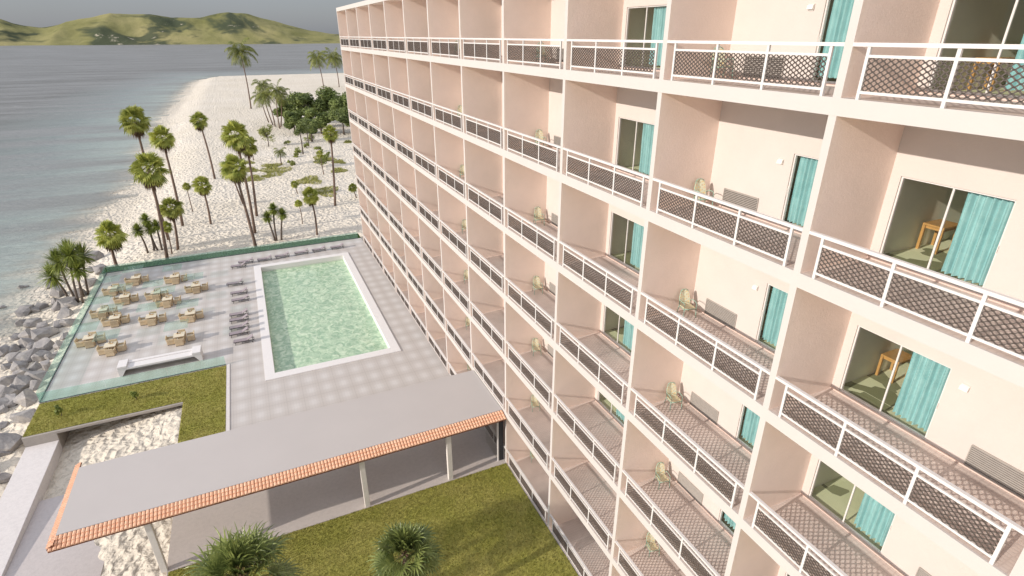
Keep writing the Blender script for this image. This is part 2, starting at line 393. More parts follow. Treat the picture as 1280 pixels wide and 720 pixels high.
b = MB(); b.open = True
xs = axis([(-3000,-400,130),(-400,-60,17),(-60,6,1.0),(6,60,4),(60,400,30),(400,1600,130)]); ys = axis([(-400,0,30),(0,130,1.3),(130,420,5),(420,1800,40)])
b.v, b.f = grid(xs, ys, lambda x, y: SEA)
sea = tag(b.build('sea', M['sea'], smooth=True), kind='structure')
at = sea.data.attributes.new('depth', 'FLOAT', 'POINT')
at.data.foreach_set('value', [max(0.0, SEA-ground(x, y)) if (y < 420 and x < 400) else 4.0 for (x, y, z) in b.v])

# hills across the water
HX = [-2200,-1200,-800,-640,-515,-494,-472,-440,-388,-351,-306,-260,-188,-143,-75,-2,48,129,204,283,379,600,1500]
HZ = [30,70,52,66,55,46,41,38,47,58,65,70,69,61,63,76,72,50,31,21,16,14,20]
def hill_z(x, y):
    t = (y-1650)/260.0
    top = interp(x*1900/max(y, 1), HX, HZ)
    pr = smooth(t)**.8 if t < 1 else max(0, 1-.25*(t-1))
    n = noise.fractal(Vector((x*.008, y*.006, 0)), 1, 2, 6)
    rg = 1-abs(noise.noise(Vector((x*.011+y*.004, y*.005, 9))))*2
    return SEA-3+(top+5)*pr+(n*15+rg*15-8)*min(1, max(0, t*2))*max(0, min(1, 1.15-t))*min(1, top/45)+n*1.2*max(0,min(1,t))
b = MB(); b.open = True
b.v, b.f = grid(axis([(-2200,-700,25),(-700,480,5),(480,1500,25)]), axis([(1640,1700,6),(1700,1960,6),(1960,2300,20)]), hill_z)
tag(b.build('hills', M['hill'], smooth=True), kind='structure')

# ------------------------------------------------------------------ lawns, deck, walks
def sheet(name, mat, rects, z, kind='structure'):
    b = MB(); b.open = True
    for x0, x1, y0, y1 in rects: b.add([(x0,y0,z),(x1,y0,z),(x1,y1,z),(x0,y1,z)], [(0,1,2,3)])
    return tag(b.build(name, mat), kind=kind)
b = MB(); b.prism([(-21.95,25.15),(-20.5,25.15),(-20.5,26.7),(-13.6,26.7),(-13.6,17.25),(-12.38,17.25),(-12.38,28.42),(-21.95,28.42)], -2.2, -.022)
b.prism([(-20.499,25.15),(-14.6,25.15),(-14.6,17.26),(-13.61,17.26),(-13.61,26.69),(-20.499,26.69)], -.16, -.024)
o = b.build('retaining_wall', M['conc_side']); tag(o, 'thick grey concrete retaining wall edging the raised lawn above the sand pit', 'wall')
def lawn_mesh(name, polys, z, mat, dens, hgt, kind='structure', seed=1):
    """lawn sheet with short blades standing on it"""
    rnd = random.Random(seed); b = MB(); b.open = True
    for (x0,x1,y0,y1) in polys:
        b.add([(x0,y0,z),(x1,y0,z),(x1,y1,z),(x0,y1,z)], [(0,1,2,3)])
        for _ in range(int((x1-x0)*(y1-y0)*dens)):
            x = rnd.uniform(x0,x1); y = rnd.uniform(y0,y1); a = rnd.uniform(0,6.28); h = hgt*rnd.uniform(.5,1.2); w = .012*rnd.uniform(.8,1.8)
            dx, dy = math.cos(a)*w, math.sin(a)*w; lx, ly = rnd.gauss(0,h*.45), rnd.gauss(0,h*.45)
            b.add([(x-dx,y-dy,z),(x+dx,y+dy,z),(x+lx,y+ly,z+h)], [(0,1,2)])
    return tag(b.build(name, mat), kind=kind)
lawn_mesh('lawn', [(-21.93,-14.6,25.27,28.4),(-14.6,-12.4,17.25,28.4),(-14.35,-.03,2.0,13.02)], 0.0, M['lawn'], 620, .06)
sheet('lawn', M['lawn'], [(-14.35,-.03,-30,2.0)], 0.0)
b = MB(); b.box(-14.4,-.02,-30,13.04,-1.2,-.01); o = b.build('lawn_base', M['conc_side']); tag(o, kind='structure')
lawn_mesh('grass_strip', [(-22.3,.0,49.32,50.85)], -.02, M['strip'], 240, .10, seed=3)
b = MB(); b.box(-22.3,0,49.32,50.85,-1.3,-.025); tag(b.build('strip_base', M['conc_side']), kind='structure')
b = MB(); b.box(-14.42,-.01,13.05,17.24,-1.2,.0); tag(b.build('walkway', M['conc']), kind='structure')
b = MB()
for r_ in [(-22,-12.18,28.5,49.3),(-12.18,-10.25,17.25,49.3),(-10.25,-1.97,17.25,25.47),(-10.25,-1.97,45.46,49.3),(-1.97,-.01,17.25,49.3)]:
    b.box(*r_, -2.0 if r_[0] < -20 else -1.3, 0.0)
tag(b.build('pool_deck', M['deck']), kind='structure')
b = MB(); b.box(-12.37,-12.19,17.26,28.49,-.5,.03); b.box(-21.97,-12.37,28.42,28.5,-1.5,.03)
tag(b.build('kerb', M['conc_light']), kind='structure')
b = MB(); b.box(-20.49,-16.98,-20,13.99,-1.6,-.6); b.add([(-20.49,14,-.6),(-16.98,14,-.6),(-16.98,20.9,-.98),(-20.49,20.9,-.98),(-20.49,14,-1.6),(-16.98,14,-1.6),(-16.98,20.9,-1.6),(-20.49,20.9,-1.6)],
    [(0,1,2,3),(4,7,6,5),(0,4,5,1),(1,5,6,2),(2,6,7,3),(3,7,4,0)]); tag(b.build('ramp', M['ramp']), kind='structure')
b = MB(); b.box(-21.93,-20.5,-20,25.14,-2.6,-.57); o = bevel(b.build('seawall', M['conc_light']), .015); tag(o, 'broad pale concrete seawall running between the boulders and the grey ramp', 'wall')

# pool
pool = empty('swimming_pool', (-6.11,35.5,0), 'rectangular green swimming pool with a flat white surround', 'pool')
def rel(bm_, name, mat, parent, smooth=False):
    p = parent.location; bm_.v = [(x-p[0],y-p[1],z-p[2]) for x,y,z in bm_.v]; return bm_.build(name, mat, parent, smooth=smooth)
b = MB(); z0, z1 = -.3, .06
b.box(-10.25,-9.68,25.47,45.46,z0,z1); b.box(-2.54,-1.97,25.47,45.46,z0,z1); b.box(-9.68,-2.54,25.47,26.12,z0,z1); b.box(-9.68,-2.54,44.86,45.46,z0,z1)
rel(b, 'coping', M['coping'], pool)
b = MB(); b.box(-9.9,-9.68,25.9,45.1,-1.2,z0); b.box(-2.54,-2.3,25.9,45.1,-1.2,z0); b.box(-9.68,-2.54,25.9,26.12,-1.2,z0); b.box(-9.68,-2.54,44.86,45.1,-1.2,z0); b.box(-9.68,-2.54,26.12,44.86,-1.3,-1.15)
rel(b, 'basin', M['poolwall'], pool)
b = MB(); b.open = True; b.v, b.f = grid(axis([(-9.68,-2.54,.12)]), axis([(26.12,44.86,.12)]), lambda x, y: -.42+.022*noise.noise(Vector((x*1.6,y*1.6,2))))
rel(b, 'water', M['pool'], pool, True)
b = MB()
for k in range(2):
    b.tube([(-2.9,30.2+.5*k,.06),(-2.9,30.2+.5*k,.45),(-3.05,30.2+.5*k,.55),(-3.25,30.2+.5*k,.45),(-3.3,30.2+.5*k,-.4)], .02, 6)

# ------------------------------------------------------------------ glass fences
def glass_fence(p0, p1, n, label, h=.66):
    e = empty('glass_fence', (p0[0],p0[1],0), label, 'fence')
    d = Vector((p1[0]-p0[0], p1[1]-p0[1], 0)); L = d.length; d.normalize(); nr = Vector((-d.y, d.x, 0))
    b = MB(); b.bar((0,0,.03), tuple(d*L+Vector((0,0,.03))), .06, .06); b.build('base_rail', M['alu'], e)
    for k in range(n):
        a = d*(L*k/n+.008); c = d*(L*(k+1)/n-.008); q = nr*.008; up = Vector((0,0,h)); lo = Vector((0,0,.062))
        b = MB(); vs = [a-q+lo, c-q+lo, c+q+lo, a+q+lo, a-q+up, c-q+up, c+q+up, a+q+up]
        b.add(vs, [(0,3,2,1),(4,5,6,7),(0,1,5,4),(1,2,6,5),(2,3,7,6),(3,0,4,7)]); b.build('glass_panel', M['fglass'], e)
glass_fence((-21.95,28.55), (-21.95,49.25), 7, 'long low green glass fence on the sea side of the dining deck')
glass_fence((-21.9,28.46), (-12.4,28.46), 3, 'low green glass fence between the dining deck and the lawn')
glass_fence((-21.9,49.27), (-.3,49.27), 7, 'low glass fence along the dark grass strip at the far end of the deck')

# ------------------------------------------------------------------ covered walkway
cw = empty('covered_walkway', (-8.6,15.2,0), 'long flat roofed walkway canopy with orange tile eaves leading to the hotel', 'canopy')
b = MB(); b.box(-17.2,-.03,13.43,17.15,2.76,2.9); rel(b, 'roof', M['canopy'], cw)
b = MB(); b.box(-17.15,-.04,13.3,17.2,2.62,2.755); rel(b, 'soffit', M['canopy_under'], cw)
def eave(x0, x1, yi, yo, zi, zo, axis_='x'):
    b = MB(); b.open = True; d = MB(); d.open = True; rows = 3; per = .132; L = abs(x1-x0); ncol = int(L/per)
    for r in range(rows):
        a0 = r/rows; a1 = (r+1)/rows+.05
        for c in range(ncol):
            xa = x0+(x1-x0)*c/ncol; pr = (x1-x0)/ncol; jit = random.uniform(-.006,.006)
            pts = []
            for k in range(5):
                th = math.pi*k/4
                pts.append((xa+pr*(.5-.44*math.cos(th)), .035*math.sin(th)))
            vs = []
            for aa, lift in ((a0,.0),(a1,.045)):
                for (px, pz) in pts:
                    y = yi+(yo-yi)*(aa)+jit; z = zi+(zo-zi)*aa+lift+pz
                    vs.append((px,y,z) if axis_ == 'x' else (y,px,z))
            b.add(vs, [(k,k+1,k+6,k+5) for k in range(4)])
            lo = [((px,yi+(yo-yi)*a1+jit,zi+(zo-zi)*a1+.045+pz-.045) if axis_=='x' else (yi+(yo-yi)*a1+jit,px,zi+(zo-zi)*a1+.045+pz-.045)) for px,pz in pts]
            b.add(vs[5:]+lo, [(k,k+1,k+6,k+5) for k in range(4)])
    q = [(x0,yi,zi-.01),(x1,yi,zi-.01),(x1,yo,zo-.01),(x0,yo,zo-.01)]
    if axis_ != 'x': q = [(y,x,z) for x,y,z in q]
    d.add(q+[(x,y,z-.05) for x,y,z in q], [(0,1,2,3),(4,5,6,7),(0,1,5,4),(1,2,6,5),(2,3,7,6),(3,0,4,7)])
    o = rel(b, 'tile_eave', M['tile'], cw); rel(d, 'eave_board', M['tile_dark'], cw); return o
eave(-17.38,-.03,13.42,12.93,2.86,2.70); eave(13.0,17.55,-17.2,-17.42,2.86,2.74,'y')
for x in (-14.48,-6.66,-2.80):
    for y in (13.08,17.0):
        b = MB(); b.box(x-.11,x+.11,y,y+.2,.0,2.62); bevel(rel(b, 'column', M['post'], cw), .01)
es = empty('entrance_screen', (-.3,13.4,0), 'dark panel and glass door standing under the canopy against the hotel', 'screen')
b = MB(); b.box(-.27,-.03,13.32,13.40,.0,2.6); rel(b, 'dark_panel', M['dark'], es)
b = MB(); b.box(-.33,-.27,13.31,13.41,.0,2.6); rel(b, 'jamb', M['rail'], es)
b = MB(); b.box(-.31,-.29,13.41,14.9,.02,2.4); rel(b, 'glass_door', M['glass'], es)

# white bar on the dining deck
wb = empty('bar_counter', (-16,30,0), 'long low white bar counter with an open dark front on the dining deck', 'bar')
b = MB(); b.box(-18.25,-13.75,29.62,30.5,.44,.56); b.box(-17.75,-14.25,30.2,30.45,.56,.62); bevel(rel(b, 'counter_top', M['barwhite'], wb), .01)
for x0, x1, k in ((-18.25,-17.75,1),(-14.25,-13.75,-1)):
    b = MB(); b.box(x0,x1,29.6,30.52,.565,.70); bevel(rel(b, 'end_block', M['barwhite'], wb), .01)
    b = MB(); xa = x0 if k == 1 else x1; xi = xa+k*.42; xf = xa+k*.12
    b.add([(xa,29.63,0),(xf,29.63,0),(xf,30.49,0),(xa,30.49,0),(xa,29.63,.44),(xi,29.63,.44),(xi,30.49,.44),(xa,30.49,.44)], [(0,3,2,1),(4,5,6,7),(0,1,5,4),(1,2,6,5),(2,3,7,6),(3,0,4,7)])
    rel(b, 'side_leg', M['barwhite'], wb)
b = MB(); b.box(-18.1,-13.9,30.38,30.46,.0,.44); rel(b, 'back_panel', M['barwhite'], wb)

# ------------------------------------------------------------------ hotel
hotel = empty('hotel_building', (0,0,0), 'tall pale pink hotel block with rows of balconies behind white mesh railings', 'hotel')
Y0 = NB0*W; Y1 = NB1*W+FT
levels = [18-3*k for k in range(7)]           # floor heights, top floor first
for k in range(-1, 7):
    z = 18-3*k; b = MB(); b.box(0,8.0,Y0+.003,Y1-.003,z-T,z)
    o = b.build('roof_slab' if k < 0 else 'floor_slab', M['white'], hotel)
    o.data.materials.append(M['soffit']); [setattr(p, 'material_index', 1) for p in o.data.polygons if p.normal.z < -.9]
for n in range(NB0, NB1+1):
    b = MB(); b.box(.004,7.99,n*W,n*W+FT,-.6,20.95); o = b.build('dividing_wall', M['fin'], hotel)
    o.data.materials.append(M['white']); [setattr(p, 'material_index', 1) for p in o.data.polygons if p.normal.x < -.9]
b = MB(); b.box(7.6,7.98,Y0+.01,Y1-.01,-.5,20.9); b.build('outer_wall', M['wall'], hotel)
def win_range(bay):
    """y of the window edge beside its dividing wall, and the direction away from it"""
    return ((bay*W+FT+.18, 1) if bay % 2 == 0 else ((bay+1)*W-.18, -1))
WW = 1.76; WB, WT = .05, 1.62
rw = MB(); sk = MB(); lin = MB()
for bay in range(NB0, NB1):
    ya, s = win_range(bay); yb = ya+s*WW; w0, w1 = min(ya,yb), max(ya,yb); f0, f1 = bay*W+FT, (bay+1)*W
    for z in levels:
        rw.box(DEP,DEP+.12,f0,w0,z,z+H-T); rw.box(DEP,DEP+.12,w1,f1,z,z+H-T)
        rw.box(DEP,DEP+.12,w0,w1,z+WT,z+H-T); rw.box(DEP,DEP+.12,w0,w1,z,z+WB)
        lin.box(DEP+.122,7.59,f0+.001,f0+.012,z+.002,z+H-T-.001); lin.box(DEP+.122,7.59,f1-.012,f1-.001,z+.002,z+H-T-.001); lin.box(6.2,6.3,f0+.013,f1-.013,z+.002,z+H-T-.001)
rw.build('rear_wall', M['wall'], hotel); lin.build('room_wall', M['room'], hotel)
for z in levels:
    b = MB(); b.box(DEP-.018,DEP-.001,Y0+.01,Y1-.01,z+.006,z+.048); b.build('skirting', M['skirt'], hotel)
    b = MB(); b.open = True; b.add([(.02,Y0+.01,z+.004),(DEP,Y0+.01,z+.004),(DEP,Y1-.01,z+.004),(.02,Y1-.01,z+.004)], [(0,1,2,3)]); b.build('balcony_floor', M['bfloor'], hotel)
    b = MB(); b.open = True; b.add([(DEP+.12,Y0+.01,z+.006),(7.59,Y0+.01,z+.006),(7.59,Y1-.01,z+.006),(DEP+.12,Y1-.01,z+.006)], [(0,1,2,3)]); b.build('carpet', M['carpet'], hotel)

# railing
b = MB()
b.box(.002,.075,FT,W,.745,.80)
PY = (.37,1.607,2.843,4.08)
for y in PY: b.box(.012,.052,y-.025,y+.025,.0,.745)
for i in range(3):
    b.box(.016,.048,PY[i]+.025,PY[i+1]-.025,.595,.635); b.box(.016,.048,PY[i]+.025,PY[i+1]-.025,.085,.125)
me_rail = b.mesh('railing', M['rail'])
b = MB(); rows = 12; p_ = (.595-.125)/rows; cell = .1187
for i in range(3):
    a0, a1 = PY[i]+.025, PY[i+1]-.025; nc = int(round((a1-a0)/cell)); ns = nc*6
    for r in range(rows):
        pts = []
        for k in range(ns+1):
            cz = (1,1,0,-1,-1,0)[k % 6]
            pts.append((a0+(a1-a0)*k/ns, .125+p_*(r+.5)+(1 if r % 2 == 0 else -1)*cz*p_*.5*.9))
        hw = .0105; vs = []
        for (y, z) in pts: vs += [(.024,y,z-hw),(.024,y,z+hw),(.038,y,z+hw),(.038,y,z-hw)]
        fs = []
        for k in range(ns):
            for q in range(4): fs.append((k*4+q, k*4+(q+1)%4, (k+1)*4+(q+1)%4, (k+1)*4+q))
        b.add(vs, fs)
b.open = True; me_screen = b.mesh('mesh_screen', M['mesh'])
# doors : two mirrored versions
def door_meshes(s):
    L = WW; d = {}
    def B(bm_, x0,x1,y0,y1,z0,z1): bm_.box(x0,x1,min(s*y0,s*y1),max(s*y0,s*y1),z0,z1)
    b = MB(); fw = .03
    B(b,.03,.09,0.001,fw,WB,WT); B(b,.03,.09,L-fw,L-.001,WB,WT); B(b,.03,.09,fw,L-fw,WT-fw,WT-.001); B(b,.03,.09,fw,L-fw,WB+.001,WB+fw)
    B(b,.045,.075,.845,.875,WB+fw,WT-fw); d['frame'] = b.mesh('sliding_door', M['rail'])
    b = MB(); B(b,.055,.061,fw,.845,WB+fw,WT-fw); B(b,.063,.069,.875,L-fw,WB+fw,WT-fw); d['glass'] = b.mesh('glass_pane', M['glass'])
    b = MB(); b.open = True; n = 60; vs = []; rnd = random.Random(5)
    ys = [1.02+(L-.04-1.02)*k/n for k in range(n+1)]
    for iz, z in enumerate((WT-.035, 1.1, .6, .14)):
        for k, y in enumerate(ys):
            am = .042*(1+.25*math.sin(k*.21)) ; x = .165+am*math.sin(k*2*math.pi*6.5/n+.3*math.sin(iz*1.3))+.008*math.sin(k*1.7+iz)
            vs.append((x, s*y, z+(.006*math.sin(k*2*math.pi*6.5/n) if iz == 3 else 0)))
    m = n+1; b.add(vs, [(i*m+k,i*m+k+1,(i+1)*m+k+1,(i+1)*m+k) for i in range(3) for k in range(n)])
    d['curtain'] = b.mesh('curtain', M['curtain'], True)
    b = MB(); B(b,.02,.03,L-.022,L-.004,.72,.92); B(b,.0,.02,L-.018,L-.008,.76,.88); d['handle'] = b.mesh('door_handle', M['lamp'])
    return d
DM = {1: door_meshes(1), -1: door_meshes(-1)}
b = MB(); gw, gh = 1.06, .43; b.box(-.004,-.001,.0,gw,.0,gh)
for a_, c_ in (((-.02,0,0),(-.02,gw,0)),((-.02,0,gh),(-.02,gw,gh))): b.box(-.026,-.004,0,gw,a_[2]-.008,a_[2]+.008)
b.box(-.026,-.004,-.008,.008,.008,gh-.008); b.box(-.026,-.004,gw-.008,gw+.008,.008,gh-.008)
ns = 11
for k in range(ns):
    z = .02+(gh-.04)*k/(ns-1)
    b.add([(-.024,.008,z-.004),(-.024,gw-.008,z-.004),(-.006,gw-.008,z+.008),(-.006,.008,z+.008),(-.024,.008,z-.010),(-.024,gw-.008,z-.010),(-.006,gw-.008,z+.002),(-.006,.008,z+.002)], [(0,1,2,3),(4,7,6,5),(0,4,5,1),(2,6,7,3),(0,3,7,4),(1,5,6,2)])
me_vent = b.mesh('vent_grille', M['grille']); me_vent.materials.append(M['grille_dark'])
for i, p in enumerate(me_vent.polygons): p.material_index = 1 if i < 6 else 0
b = MB(); b.box(-.012,0,-.05,.05,.0,.11); b.add([(-.07,-.065,.03),(-.07,.065,.03),(-.012,.065,.02),(-.012,-.065,.02),(-.055,-.065,.10),(-.055,.065,.10),(-.012,.065,.125),(-.012,-.065,.125)], [(0,3,2,1),(4,5,6,7),(0,1,5,4),(1,2,6,5),(2,3,7,6),(3,0,4,7)])
me_lamp = b.mesh('wall_lamp', M['lamp'])
for bay in range(NB0, NB1):
    ya, s = win_range(bay); d = DM[s]
    for z in levels:
        r_ = link('railing', me_rail, hotel, (0,bay*W,z)); link('mesh_screen', me_screen, r_)
        f = link('sliding_door', d['frame'], hotel, (DEP,ya,z)); link('glass_pane', d['glass'], f); link('curtain', d['curtain'], f); link('door_handle', d['handle'], f)
        gy = ya+s*2.44; link('vent_grille', me_vent, hotel, (DEP,gy if s == 1 else gy-1.06,z+.045))
        link('wall_lamp', me_lamp, hotel, (DEP,ya+s*2.04,z+1.33))

# desks in the rooms seen through the glass
def desk(loc, label):
    e = empty('desk', loc, label, 'desk', 'wooden desks in the hotel rooms')
    b = MB(); b.box(-.28,.28,-.2,.2,.50,.54); bevel(b.build('desk_top', M['wood'], e), .006)
    b = MB(); b.box(-.24,.24,-.17,.17,.44,.50); b.build('apron', M['wood'], e)
    for sx in (-1,1):
        for sy in (-1,1):
            b = MB(); b.box(sx*.25-.025,sx*.25+.025,sy*.17-.025,sy*.17+.025,0,.50); b.build('leg', M['wood'], e)
flo = ['topmost', 'second highest', 'third highest', 'fourth highest', 'fifth highest', 'sixth highest', 'ground']
for k in range(3):
    desk((3.45,-.26,levels[k]+.006), 'small yellow wooden desk in the nearest big-window room, %s floor' % flo[k])

# balcony armchairs
def armchair():
    e = empty('armchair', (0,0,0), 'x', 'armchair', 'print armchairs on the hotel balconies')
    f = MB()
    for s in (-1,1):
        f.tube([(s*.2,-.2,.30),(s*.2,-.2,.48),(s*.21,-.1,.50),(s*.21,.12,.48),(s*.19,.2,.40)], .012, 6)
        f.tube([(s*.2,-.2,.30),(s*.19,.16,.27)], .012, 6); f.tube([(s*.19,.16,.27),(s*.17,.25,.55),(s*.12,.29,.74)], .012, 6)
    f.tube([(-.2,-.2,.30),(.2,-.2,.30)], .012, 6); f.tube([(-.12,.29,.74),(-.05,.30,.78),(.05,.30,.78),(.12,.29,.74)], .012, 6)
    f.tube([(-.19,.16,.27),(.19,.16,.27)], .012, 6)
    f.build('frame', M['mint'], e, smooth=True)
    b = MB()
    for (y0,z0,y1,z1) in ((-.2,.315,-.05,.335),(-.05,.335,.1,.315),(.1,.315,.17,.29)):
        b.add([(-.18,y0,z0),(.18,y0,z0),(.18,y1,z1),(-.18,y1,z1),(-.18,y0,z0-.04),(.18,y0,z0-.04),(.18,y1,z1-.04),(-.18,y1,z1-.04)], [(0,1,2,3),(7,6,5,4),(0,4,5,1),(1,5,6,2),(2,6,7,3),(3,7,4,0)])
    b.build('seat', M['print'], e)
    b = MB(); prof = [(.17,.30,.175),(.205,.45,.175),(.25,.60,.165),(.28,.70,.13),(.29,.755,.06)]
    vs = []
    for y,z,w in prof: vs += [(-w,y-.015,z),(0,y+.02,z),(w,y-.015,z),(w,y+.02,z),(0,y+.05,z),(-w,y+.02,z)]
    fs = [(i*6+k,i*6+(k+1)%6,(i+1)*6+(k+1)%6,(i+1)*6+k) for i in range(4) for k in range(6)]+[(0,1,2,3,4,5),(24,25,26,27,28,29)]
    b.add(vs, fs); b.build('backrest', M['print'], e)
    for s in (-1,1):
        for (a_, c_) in (((s*.2,-.2,.30),(s*.215,-.23,0)),((s*.19,.16,.27),(s*.20,.24,0))):
            b = MB(); b.tube([a_, c_], .013, 6); b.build('leg', M['mint'], e, smooth=True)
    return e
proto = armchair(); first = True
colname = {0: 'in the nearest column with chairs', 2: 'in the middle column with chairs', 4: 'in the farthest column with chairs'}
def copy_tree(o, parent=None):
    c = o.copy(); col.objects.link(c)
    if parent is not None: c.parent = parent
    for ch in list(o.children): copy_tree(ch, c)
    return c
for bay in (0,2,4):
    for k, z in enumerate(levels):
        c = proto if first else copy_tree(proto); first = False
        c.location = (1.33,bay*W+4.0,z+.005); c.rotation_euler = (0,0,R(-14)); c.scale = (.84,.84,.84)
        c['label'] = 'yellow print mint armchair on the %s balcony %s' % (flo[k], colname[bay])

# ------------------------------------------------------------------ dining sets
def wicker_chair():
    e = empty('wicker_armchair', (0,0,0), 'x', 'armchair', 'wicker armchairs on the dining deck')
    b = MB(); b.box(-.24,.24,-.22,.22,.04,.28); bevel(b.build('seat', M['wicker'], e), .015)
    b = MB(); b.box(-.20,.20,-.2,.15,.28,.34); bevel(b.build('cushion', M['cushion'], e), .02)
    b = MB(); b.add([(-.24,.15,.28),(.24,.15,.28),(.24,.23,.28),(-.24,.23,.28),(-.23,.2,.56),(.23,.2,.56),(.23,.27,.56),(-.23,.27,.56)], [(0,3,2,1),(4,5,6,7),(0,1,5,4),(1,2,6,5),(2,3,7,6),(3,0,4,7)])
    bevel(b.build('backrest', M['wicker'], e), .015)
    for s in (-1,1):
        b = MB(); b.box(min(s*.20,s*.265),max(s*.20,s*.265),-.22,.2,.28,.43); bevel(b.build('armrest', M['wicker'], e), .012)
        for y in (-.18,.18):
            b = MB(); b.box(s*.2-.02,s*.2+.02,y-.02,y+.02,0,.04); b.build('foot', M['lframe'], e)
    return e
def dining_table():
    e = empty('dining_table', (0,0,0), 'x', 'table', 'square wicker dining tables on the deck')
    b = MB(); b.box(-.33,.33,-.33,.33,.54,.58); bevel(b.build('table_top', M['ttop'], e), .008)
    b = MB(); b.box(-.27,.27,-.27,.27,.46,.54); b.build('apron', M['wicker'], e)
    for sx in (-1,1):
        for sy in (-1,1):
            b = MB(); b.box(sx*.27-.03,sx*.27+.03,sy*.27-.03,sy*.27+.03,0,.46); b.build('leg', M['wicker'], e)
    return e
def parasol():
    e = empty('parasol', (0,0,0), 'x', 'parasol', 'glass topped parasols over the dining tables')
    b = MB(); b.tube([(0,0,.58),(0,0,1.40)], .014, 6); b.build('pole', M['rail'], e, smooth=True)
    b = MB(); a = .70
    b.add([(-a,-a,1.30),(a,-a,1.30),(a,a,1.30),(-a,a,1.30),(0,0,1.40),(-a,-a,1.285),(a,-a,1.285),(a,a,1.285),(-a,a,1.285),(0,0,1.385)], [(0,1,4),(1,2,4),(2,3,4),(3,0,4),(6,5,9),(7,6,9),(8,7,9),(5,8,9),(0,5,6,1),(1,6,7,2),(2,7,8,3),(3,8,5,0)])
    b.build('canopy', M['pglass'], e)
    return e
def tableware():
    e = empty('serving_tray', (0,0,0), 'x', 'tray', 'trays of tableware on the dining tables')
    b = MB(); b.box(-.13,.13,-.07,.07,0,.015); b.build('tray', M['wood'], e)
    b = MB(); b.tube([(-.06,0,.015),(-.06,0,.10),(-.06,0,.13)], [.028,.03,.012], 8); b.build('bottle', M['lframe'], e, smooth=True)
    b = MB(); b.tube([(.05,.01,.015),(.05,.01,.08)], [.03,.035], 8); b.build('cup', M['barwhite'], e, smooth=True)
    return e
TT = [((-19.22,45.65),'farthest table on the sea half of the deck'),((-16.3,44.55),'farthest table on the pool half of the deck'),((-20.59,43.96),'sea fence table nearest the far corner'),
 ((-14.6,41.75),'farthest table next to the loungers'),((-17.38,41.53),'upper one of the two close middle tables'),((-19.49,41.7),'table just inland of the far sea fence tables'),
 ((-16.44,39.76),'lower one of the two close middle tables'),((-20.61,39.69),'second sea fence table from the far corner'),((-19.58,37.84),'table beside the sea fence tables, mid deck'),
 ((-17.22,36.94),'middle table alone in the centre of the deck'),((-14.71,36.35),'middle table next to the loungers'),((-20.63,35.14),'sea fence table nearest the lawn'),
 ((-19.17,33.33),'table nearest the left end of the white bar'),((-15.19,32.95),'table behind the right end of the white bar')]
pc, pt, pp, pw = wicker_chair(), dining_table(), parasol(), tableware(); f1 = True
for (x, y), d in TT:
    t_ = pt if f1 else copy_tree(pt); t_.location = (x,y,0); t_['label'] = 'beige '+d
    p2 = pp if f1 else copy_tree(pp); p2.location = (x,y,0); p2['label'] = 'glass parasol over the '+d
    w2 = pw if f1 else copy_tree(pw); w2.location = (x+random.uniform(-.05,.05),y+.17,.58); w2.rotation_euler = (0,0,random.uniform(-.5,.5)); w2['label'] = 'small tray on the '+d
    for i, (dx, dy, rz, side) in enumerate(((-.52,.02,90,'sea side'),(.60,.05,-90,'pool side'),(0,-.40,180,'near side'),(.02,.50,0,'far side'))):
        c_ = pc if (f1 and i == 0) else copy_tree(pc)
        c_.location = (x+dx+random.uniform(-.04,.04),y+dy+random.uniform(-.03,.03),0); c_.rotation_euler = (0,0,R(rz+random.uniform(-6,6)))
        c_['label'] = 'wicker armchair, %s of the %s' % (side, d)
    f1 = False

# ------------------------------------------------------------------ loungers
def lounger():
    e = empty('sun_lounger', (0,0,0), 'x', 'sun lounger', 'sun loungers around the pool')
    b = MB()
    for s in (-1,1): b.bar((-.62,s*.2,.2),(.62,s*.2,.2),.035)
    for x in (-.62,-.3,0,.3,.62): b.bar((x,-.2,.2),(x,.2,.2),.03)
    b.build('frame', M['lframe'], e)
    b = MB(); b.box(-.6,.2,-.19,.19,.22,.25); bevel(b.build('mattress', M['mauve'], e), .01)
    b = MB(); b.add([(.2,-.19,.22),(.2,.19,.22),(.6,.19,.44),(.6,-.19,.44),(.2,-.19,.25),(.2,.19,.25),(.585,.19,.475),(.585,-.19,.475)], [(0,1,2,3),(7,6,5,4),(0,4,5,1),(1,5,6,2),(2,6,7,3),(3,7,4,0)]); b.build('backrest', M['mauve'], e)
    for sx in (-.5,.5):
        for s in (-1,1):
            b = MB(); b.bar((sx,s*.2,.2),(sx*1.06,s*.2,0),.03); b.build('leg', M['lframe'], e)
    return e
pl = lounger(); f1 = True
ordn = ['first','second','third','fourth','fifth','sixth','seventh','eighth']
LL = [((-11.77,41.69),0),((-11.47,39.6),0),((-11.4,38.13),0),((-11.54,35.47),0),((-11.54,34.51),0),((-11.55,33.28),0),((-11.57,32.32),0),((-11.29,31.04),0),
      ((-11.44,45.76),1),((-10.83,46.62),2),((-9.24,46.6),3),((-7.72,46.79),3),((-5.99,46.94),3),((-4.39,47.07),3),((-2.67,47.08),3)]
nA = nB = 0
for (x, y), k in LL:
    o = pl if f1 else copy_tree(pl); f1 = False
    o.location = (x,y,0); o.rotation_euler = (0,0,R(random.uniform(-4,4)))
    if k == 0: o['label'] = 'dark lounger, %s from the far end, sea side of the pool' % ordn[nA]; nA += 1
    elif k == 1: o['label'] = 'dark framed lounger beside the far sea-side corner of the pool surround'
    elif k == 2: o['label'] = 'dark framed lounger just behind the far sea-side corner of the pool'
    else: o['label'] = 'dark framed lounger, %s from the left in the row beyond the pool' % ordn[nB]; nB += 1

